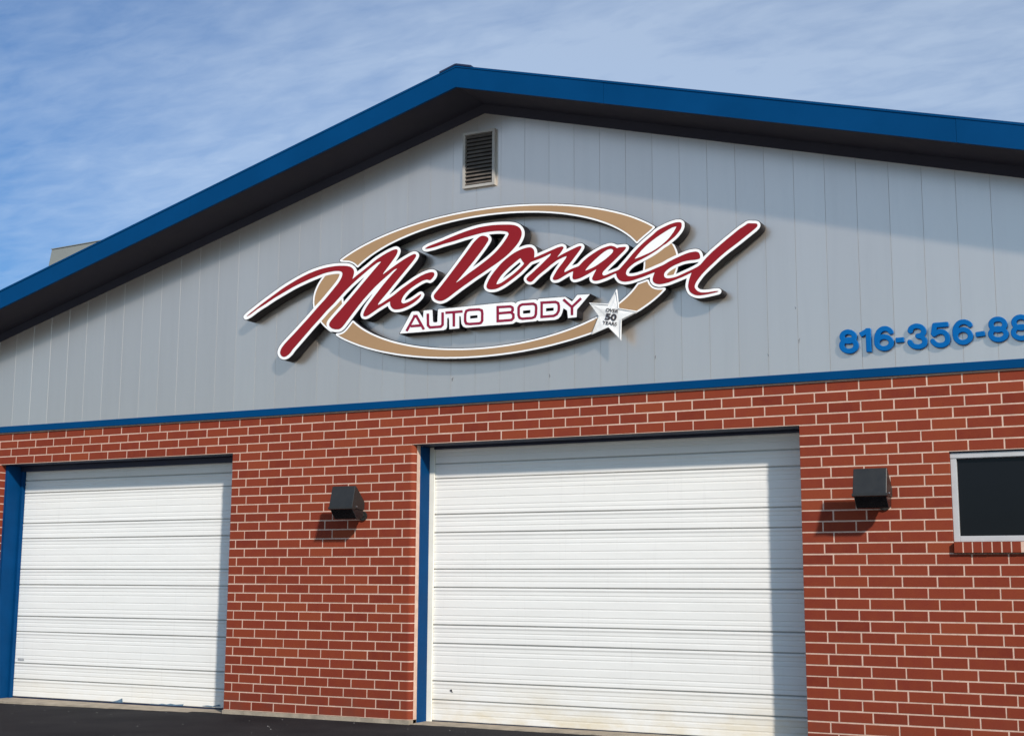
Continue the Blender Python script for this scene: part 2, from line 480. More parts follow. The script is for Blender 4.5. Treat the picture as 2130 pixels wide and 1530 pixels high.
# shared unit brick: 0.2945 x 0.0911, scaled a little per brick
ub = MB(); brick_geo(ub, -0.147, 0.147, -(CH - J) / 2, (CH - J) / 2, 0)
UNIT = ub.mesh('brick', M_BRICK)
rest = MB()
for i, b in enumerate(bricks):
    x0, x1, z0, z1, k = b
    dy = random.uniform(-0.0008, 0.0008)
    dz = random.uniform(-0.0008, 0.0008)
    if k == 'round':
        mb = MB() if i in single else rest
        round_geo(mb, x0, x1 + J / 2 , z0 + dz, z1 + dz, dy)
        if i in single: part(mb.build('brick', M_BRICK, brick_wall))
        continue
    if i in single:
        o = bpy.data.objects.new('brick', UNIT)
        link(o, brick_wall)
        o.location = ((x0 + x1) / 2, dy, (z0 + z1) / 2 + dz)
        o.scale = ((x1 - x0) / 0.294 * random.uniform(0.992, 1.004), 1, random.uniform(0.98, 1.012))
        o.rotation_euler = (random.uniform(-0.006, 0.006), random.uniform(-0.002, 0.002), random.uniform(-0.004, 0.004))
    else:
        jx, jz = random.uniform(-0.0015, 0.0015), random.uniform(-0.001, 0.001)
        brick_geo(rest, x0 + jx, x1 + jx * 0.4, z0 + dz, z1 + dz + jz, dy)
ro = rest.build('brick_courses', M_BRICK, brick_wall)
tag(ro, kind='stuff')

# concrete footing under the brick piers and door sills
def footing(x0, x1):
    ft = MB()
    n = max(2, int((x1 - x0) / 0.12))
    pts = [(x0 + (x1 - x0) * k / n, -0.012 - 0.012 * random.random()) for k in range(n + 1)]
    ft.prism([(x0, 0.2)] + pts + [(x1, 0.2)], 'z', -0.4, -0.002)
    part(ft.build('footing', M_CONC, shop))
footing(XL, D1[0] - 0.002); footing(D1[1] + 0.002, D2[0] - 0.004); footing(D2[1] + 0.002, XR)
for (a, b_), zs in ((D1, -0.046), (D2, -0.036)):
    sl = MB()
    n = int((b_ - a) / 0.12)
    fr = [(a + (b_ - a) * k / n, (-0.10 if a < 0 else 0.02) + 0.03 * random.random()) for k in range(n + 1)]
    sl.prism([(a, 0.6)] + fr + [(b_, 0.6)], 'z', -0.4, zs)
    part(sl.build('door_sill', M_CONC, shop))

# blue band between brick and siding
bd = MB()
ZB0, ZB1 = ZT + 0.010, ZT + 0.090
bd.prism([(-0.034, ZB0), (-0.034, ZB1 - 0.006), (-0.028, ZB1), (0.0045, ZB1 + 0.004), (0.0045, ZB0)], 'x', XL, XR)
part(bd.build('trim_band', M_BAND, shop))
ml = MB(); ml.box(XL, XR, 0.002, 0.19, ZT, ZB0 + 0.003)
part(ml.build('top_mortar_bed', M_MORTAR, shop))

# ------------------------------------------------------------------ roof
AX = 6.943
ZAP = 6.927             # top of fascia at the apex
SL_L, SL_R = 0.2755, 0.2695
OH = 0.66               # overhang
FH = 0.238              # fascia height
def ztop(x): return ZAP - (SL_L * (AX - x) if x < AX else SL_R * (x - AX))
SHADE_H = 0.105             # height of the dark strip that paints the eave shade
EXL, EXR = -6.0, 19.8
YB = 16.0
for side, xe in (('l', EXL), ('r', EXR)):
    f = MB(); ze = ztop(xe)
    cuts = [AX] + ([3.35, -0.4, -3.6, xe] if side == 'l' else [8.66, 12.05, 15.6, xe])
    for q, (xa, xb) in enumerate(zip(cuts, cuts[1:])):
        f = MB(); sg = 0.0012 if xb > xa else -0.0012
        xa2 = xa + (sg if q else 0); xb2 = xb - sg
        f.prism([(xa2, ztop(xa2)), (xb2, ztop(xb2)), (xb2, ztop(xb2) - FH), (xa2, ztop(xa2) - FH)], 'y', -OH + 0.0015 * (q % 2), -OH + 0.03)
        part(f.build('fascia', M_BLUE, shop))
    fl = MB()           # drip flange along the top of the fascia
    fl.prism([(AX, ZAP + 0.004), (xe, ze + 0.004), (xe, ze - 0.018), (AX, ZAP - 0.018)], 'y', -OH - 0.006, -OH - 0.0005)
    part(fl.build('drip_edge', M_BLUE, shop))
    s = MB()
    s.prism([(AX, ZAP - FH + 0.02), (xe, ze - FH + 0.02), (xe, ze - FH + 0.045), (AX, ZAP - FH + 0.045)], 'y', -OH + 0.031, 0.05)
    part(s.build('soffit', M_SOFFIT, shop))
    shd = MB(); zf = ZAP - FH + 0.019; ze2 = ze - FH + 0.019
    shd.prism([(AX, zf), (xe, ze2), (xe, ze2 - SHADE_H), (AX, zf - SHADE_H)], 'y', -0.016, -0.0028)
    part(shd.build('eave_shade_strip', M_EAVESHADE, shop))  # dark strip added in place of shade and soffit reflection on the siding
    r = MB()
    r.prism([(AX, ZAP - 0.002), (xe, ze - 0.002), (xe, ze - 0.05), (AX, ZAP - 0.05)], 'y', -OH + 0.031, YB)
    roof = part(r.build('roof', M_ROOF, shop))
cp = MB()
cp.prism([(AX - 0.20, ZAP - 0.055), (AX - 0.20, ZAP - 0.035), (AX - 0.012, ZAP + 0.020), (AX + 0.012, ZAP + 0.020), (AX + 0.19, ZAP - 0.030), (AX + 0.19, ZAP - 0.050), (AX, ZAP + 0.006)], 'y', -OH - 0.012, YB)
part(cp.build('ridge_cap', M_CAP, shop))
# side and rear walls so the building is closed
bw = MB()
bw.box(XL, XL + 0.2, 0.21, YB - 0.3, 0, ztop(XL) - FH); bw.box(XR - 0.2, XR, 0.21, YB - 0.3, 0, ztop(XR) - FH)
bw.box(XL, XR, YB - 0.29, YB - 0.1, 0, ztop(XL) - FH)
part(bw.build('side_wall', M_SIDEBACK, shop))

# ------------------------------------------------------------------ siding panels
GRK = [(-24, -0.073), (-17, 2.088), (-4, 5.96), (-2, 6.548), (0, 7.151), (2, 7.736), (4, 8.329), (11, 10.401), (17, 12.227)]
def groove(k):
    if k <= -24: return -0.073 + (k + 24) * 0.305
    if k >= 17: return 12.227 + (k - 17) * 0.303
    for (a, xa), (b2, xb) in zip(GRK, GRK[1:]):
        if a <= k <= b2: return xa + (xb - xa) * (k - a) / (b2 - a)
sb = MB()
ap = ZAP - FH + 0.03
sb.prism([(XL, ZT + 0.02), (XR, ZT + 0.02), (XR, ztop(XR) - FH + 0.03), (AX, ap), (XL, ztop(XL) - FH + 0.03)], 'y', 0.0015, 0.06)
siding = part(sb.build('siding', M_SIDEBACK, shop))
GW = 0.0013
k = -40
while groove(k + 1) < XR:
    x0, x1 = groove(k) , groove(k + 1)
    if x0 > XL:
        a, b_ = x0 + 0.0004, x1 - 0.0004
        prof = [(a, 0.0002), (a + GW, -0.002), (b_ - GW, -0.002), (b_, 0.0002)]
        p = MB()
        tops = [ztop(px) - FH + 0.022 for px, _ in prof]
        v = [(px, py, ZT + 0.03) for px, py in prof] + [(px, py, t) for (px, py), t in zip(prof, tops)]
        if a < AX < b_:
            v += [(AX, -0.002, ap - 0.008)]
            p.add(v, [(0, 1, 5, 4), (1, 2, 6, 8, 5), (2, 3, 7, 6)])
        else:
            p.add(v, [(0, 1, 5, 4), (1, 2, 6, 5), (2, 3, 7, 6)])
        o = part(p.build('siding_panel', M_SIDING, siding))
        o.location.y += random.uniform(-0.0006, 0.0002)
    k += 1

M_DENT = paint("dented_paint", (0.20, 0.20, 0.20), 0.6, 0.4, 60)
for dx, dz in [(10.409, 3.763), (10.102, 3.649), (8.93, 3.71), (6.567, 3.636), (7.746, 3.602), (10.385, 4.092)]:      # small creases and chips in the sheet metal
    dm = MB(); w_ = random.uniform(0.004, 0.009); h_ = random.uniform(0.016, 0.034); t_ = random.uniform(-0.012, 0.012)
    dm.prism([(dx - w_ * 0.3, dz - h_), (dx + w_, dz - h_ * 0.2), (dx + w_ * 0.4 + t_, dz + h_), (dx - w_ * 0.8, dz + h_ * 0.3)], 'y', -0.0042, -0.0018)
    part(dm.build('dent', M_DENT, siding))

# ------------------------------------------------------------------ gable vent
vx0, vx1, vz0, vz1 = 6.690, 7.092, 5.757, 6.400
def frame_mb(x0, x1, z0, z1, t, y0, y1, tb=None):
    mb = MB(); tb = tb or t
    mb.box(x0, x0 + t, y0, y1, z0, z1); mb.box(x1 - t, x1, y0, y1, z0, z1)
    mb.box(x0 + t, x1 - t, y0 + 0.0005, y1, z0, z0 + tb); mb.box(x0 + t, x1 - t, y0 + 0.0005, y1, z1 - tb, z1)
    return mb
bk = MB(); bk.box(vx0 + 0.01, vx1 - 0.01, -0.004, 0.004, vz0 + 0.01, vz1 - 0.01)
vent = part(bk.build('gable_vent', M_DARK, shop))
part(frame_mb(vx0, vx1, vz0, vz1, 0.030, -0.045, -0.0035).build('vent_frame', M_VENTF, vent))
ns = 13
for i in range(ns):
    z = vz0 + 0.034 + (vz1 - vz0 - 0.068) * (i + 0.15) / ns
    sl = MB()
    sl.prism([(-0.040, z), (-0.012, z + 0.034), (-0.010, z + 0.032), (-0.038, z - 0.002)], 'x', vx0 + 0.0305, vx1 - 0.0305)
    part(sl.build('slat', M_SLAT, vent))

# ------------------------------------------------------------------ garage doors
YD = 0.365
BOLD = [-0.032, 0.193, 0.392, 0.795, 0.992, 1.397, 1.595, 1.996, 2.195, 2.592, 2.756, 2.93]
def band_profile(z0, z1):
    """rib profile of one ribbed steel band between two deep grooves"""
    h = z1 - z0
    P = [(z0 + 0.006, 0.0128), (z0 + 0.007, -0.002), (z0 + 0.014, -0.004)]
    n = 5 if h > 0.3 else (2 if h > 0.19 else 1)
    rel = {5: [0.21, 0.33, 0.55, 0.76, 0.88], 2: [0.42, 0.68], 1: [0.5]}[n]
    for r in [1 - q for q in rel][::-1]:
        z = z0 + h * r
        P += [(z - 0.010, -0.0027), (z - 0.006, -0.0004), (z + 0.004, -0.0004), (z + 0.009, -0.0034)]
    P += [(z1 - 0.045, -0.003), (z1 - 0.026, -0.0095), (z1 - 0.010, -0.0065), (z1 - 0.006, 0.0128)]
    return P
def garage_door(x0, x1, mat):
    bkm = MB(); bkm.box(x0, x1, YD + 0.013, YD + 0.05, -0.03, 2.96)
    door = part(bkm.build('garage_door', M_GAP, shop))
    for a, b_ in zip(BOLD, BOLD[1:]):
        pm = MB(); P = band_profile(a, b_)
        n = len(P)
        m = 10
        v = []
        for q in range(m + 1):
            x = x0 + (x1 - x0) * q / m
            s = 0.0012 * math.sin(x * 2.1 + a * 9) + random.uniform(-0.0006, 0.0006)
            v += [(x, YD + y + s, z + 0.0012 * math.sin(x * 1.3 + a * 5)) for z, y in P]
        pm.add(v, [(q * n + i, (q + 1) * n + i, (q + 1) * n + i + 1, q * n + i + 1) for q in range(m) for i in range(n - 1)])
        part(pm.build('door_panel', mat, door))
    sm = MB(); sm.box(x0, x1, YD - 0.006, YD + 0.03, -0.047, -0.030)
    part(sm.build('bottom_seal', M_LINTEL, door))
    return door
door1 = garage_door(D1[0] + 0.02, D1[1] - 0.02, M_DOOR1)
door2 = garage_door(D2[0] + 0.01, D2[1] - 0.02, M_DOOR2)
# scuffs and label on the smaller door
def flat(name, pts, mat, y=YD - 0.0095):
    mb = MB(); mb.prism(pts, 'y', y, y + 0.0012)
    return part(mb.build(name, mat, door1))
flat('scuff', [(1.54, -0.030), (1.60, -0.018), (1.66, -0.004), (1.728, 0.022), (1.738, -0.030)], M_CHIP)
flat('scuff', [(2.16, -0.030), (2.20, -0.022), (2.30, -0.026), (2.36, -0.014), (2.44, -0.020), (2.50, -0.008), (2.58, -0.016), (2.70, -0.006), (2.69, -0.026), (2.55, -0.030)], M_CHIP)
flat('scuff', [(2.98, -0.014), (3.06, -0.004), (3.14, -0.010), (3.24, 0.014), (3.26, -0.006), (3.12, -0.020)], M_CHIP)
flat('door_label', [(-0.085, 0.430), (0.025, 0.428), (0.025, 0.456), (-0.085, 0.458)], M_LABEL)
mb = MB(); mb.prism([(6.375, 0.300), (6.395, 0.312), (6.407, 0.298), (6.400, 0.290), (6.415, 0.282), (6.410, 0.278), (6.385, 0.290)], 'y', YD - 0.0095, YD - 0.0083)
part(mb.build('scuff', M_INK, door2))

# jambs, stops, lintels
def bxp(name, x0, x1, y0, y1, z0, z1, mat, bev=0.004):
    mb = MB(); mb.box(x0, x1, y0, y1, z0, z1)
    return part(mb.build(name, mat, shop, bevel=bev))
bxp('door_jamb', D1[0] - 0.06, D1[0] + 0.045, 0.085, YD - 0.004, -0.3, Z_LINT - 0.006, M_BLUE2)
bxp('jamb_stop', D1[0] + 0.0455, D1[0] + 0.085, YD - 0.06, YD - 0.004, -0.3, Z_LINT - 0.006, M_BLUE2)
bxp('door_jamb', D1[1] - 0.004, D1[1] + 0.10, 0.205, YD - 0.004, -0.3, Z_LINT - 0.006, M_BLUE2)
bxp('wood_strip', D2[0] - 0.08, D2[0] - 0.004, 0.064, 0.135, -0.3, Z_LINT - 0.006, M_WOOD)
bxp('door_jamb', D2[0] - 0.08, D2[0] + 0.004, 0.1365, YD - 0.030, -0.3, Z_LINT - 0.006, M_BLUE2)
bxp('jamb_stop', D2[0] - 0.06, D2[0] + 0.064, YD - 0.0295, YD - 0.011, -0.3, Z_LINT - 0.006, M_STOP)
bxp('wood_strip', D2[1] - 0.006, D2[1] + 0.08, 0.2015, YD - 0.011, -0.3, Z_LINT - 0.006, M_WOOD2)
bxp('door_header', D1[0] + 0.06, D1[1], YD - 0.075, YD - 0.014, 2.872, Z_LINT - 0.008, M_LINTEL, 0.003)
bxp('lintel', D1[0], D1[1], 0.012, YD - 0.012, Z_LINT - 0.004, Z_LINT + 0.008, M_LINTEL, 0.001)
bxp('door_header', D2[0] + 0.066, D2[1], YD - 0.05, YD - 0.014, 2.915, Z_LINT - 0.008, M_LINTEL, 0.003)
bxp('lintel', D2[0] - 0.05, D2[1], 0.012, YD - 0.012, Z_LINT - 0.004, Z_LINT + 0.008, M_LINTEL, 0.001)

# ------------------------------------------------------------------ window
wb = MB(); wb.box(WX[0], WX[1], 0.16, 0.19, WZ[0], WZ[1])
window = part(wb.build('window', M_DARK, shop))
part(frame_mb(WX[0] + 0.002, WX[1] - 0.002, WZ[0] + 0.002, WZ[1] - 0.012, 0.052, 0.035, 0.15).build('window_frame', M_WINF, window, bevel=0.003))
hd = MB(); hd.box(WX[0] + 0.003, WX[1] - 0.003, 0.028, 0.0345, WZ[1] - 0.058, WZ[1] - 0.014)
part(hd.build('frame_head', M_WINF, window))
pn = MB(); pn.box(WX[0] + 0.054, WX[1] - 0.054, 0.075, 0.081, WZ[0] + 0.054, WZ[1] - 0.064)
part(pn.build('pane', M_PANE, window))
lt = MB(); lt.box(WX[0] - 0.002, WX[1] + 0.002, 0.010, 0.16, WZ[1] - 0.006, WZ[1] + 0.004)
part(lt.build('window_lintel', M_LINTEL, window))
x = WX[0] + 0.012
sm_ = MB(); sm_.box(WX[0] + 0.016, WX[1] - 0.02, -0.0405, 0.09, WZ[0] - CH + 0.006, WZ[0] - 0.003)
part(sm_.build('sill_mortar', M_MORTAR, window))
while x < WX[1] - 0.05:
    sbm = MB(); sbm.box(x, x + 0.0735, -0.042, 0.085, WZ[0] - CH + 0.004, WZ[0] - 0.001)
    part(sbm.build('sill_brick', M_BRICK, window, bevel=0.003)).location.y += random.uniform(-0.002, 0.002)
    x += 0.082

# ------------------------------------------------------------------ wall lamps
def wall_lamp(cx, label):
    W = 0.306
    root = empty('wall_lamp', (cx, 0, 2.12))
    tag(root, label, 'lamp', 'box shaped wall lamps on the brick')
    def P(pts): return pts
    hs = MB()
    prof = [(-0.125, 0.190), (-0.140, 0.215), (-0.300, 0.368), (-0.318, 0.368), (-0.376, 0.135), (-0.370, 0.120), (-0.130, 0.110)]
    n = len(prof)
    tap = lambda z: 1.0 - 0.015 * (z - 0.12) / 0.275
    hs.add([(-W / 2 * tap(z), y, z) for y, z in prof] + [(W / 2 * tap(z), y, z) for y, z in prof],
           [(k, (k + 1) % n, n + (k + 1) % n, n + k) for k in range(n)] + [tuple(range(n - 1, -1, -1)), tuple(range(n, 2 * n))])
    hs.build('housing', M_LAMP, root, bevel=0.006)
    ln = MB()
    ln.prism([(-0.368, 0.119), (-0.270, 0.012), (-0.175, 0.018), (-0.150, 0.040), (-0.140, 0.109)], 'x', -W / 2 + 0.008, W / 2 - 0.008)
    ln.build('lens', M_LENS, root, bevel=0.004)
    rim = MB()
    rim.prism([(-0.380, 0.140), (-0.380, 0.118), (-0.366, 0.112), (-0.320, 0.110), (-0.320, 0.124), (-0.368, 0.124)], 'x', -W / 2 - 0.005, W / 2 + 0.005)
    rim.build('rim', M_LAMP, root)
    bp_ = MB(); oc = [(0.055 + 0.055 * math.cos(t * math.pi / 6), 0.055 + 0.055 * math.sin(t * math.pi / 6)) for t in range(12)]
    bp_.prism(oc, 'y', -0.022, -0.001)
    bp_.build('wall_plate', M_LAMP, root, bevel=0.004)
    ar = MB(); ar.prism([(0.055 + 0.024 * math.cos(t * math.pi / 5), 0.060 + 0.024 * math.sin(t * math.pi / 5)) for t in range(10)], 'y', -0.16, -0.0225)
    ar.build('swivel_arm', M_LAMP, root)
    kn = MB(); kn.prism([(-0.115 + 0.034 * math.cos(t * math.pi / 5), 0.062 + 0.032 * math.sin(t * math.pi / 5)) for t in range(10)], 'x', 0.045, 0.090)
    kn.build('swivel_knob', M_LAMP, root)
    sc = MB(); sc.box(W / 2 + 0.0, W / 2 + 0.012, -0.305, -0.285, 0.135, 0.150)
    sc.build('screw', M_BOLT, root, bevel=0.002)
    return root
wall_lamp(5.395, 'dark box floodlight on the brick pier between the two white doors')
wall_lamp(11.110, 'dark box floodlight on the brick between the large door and the window')

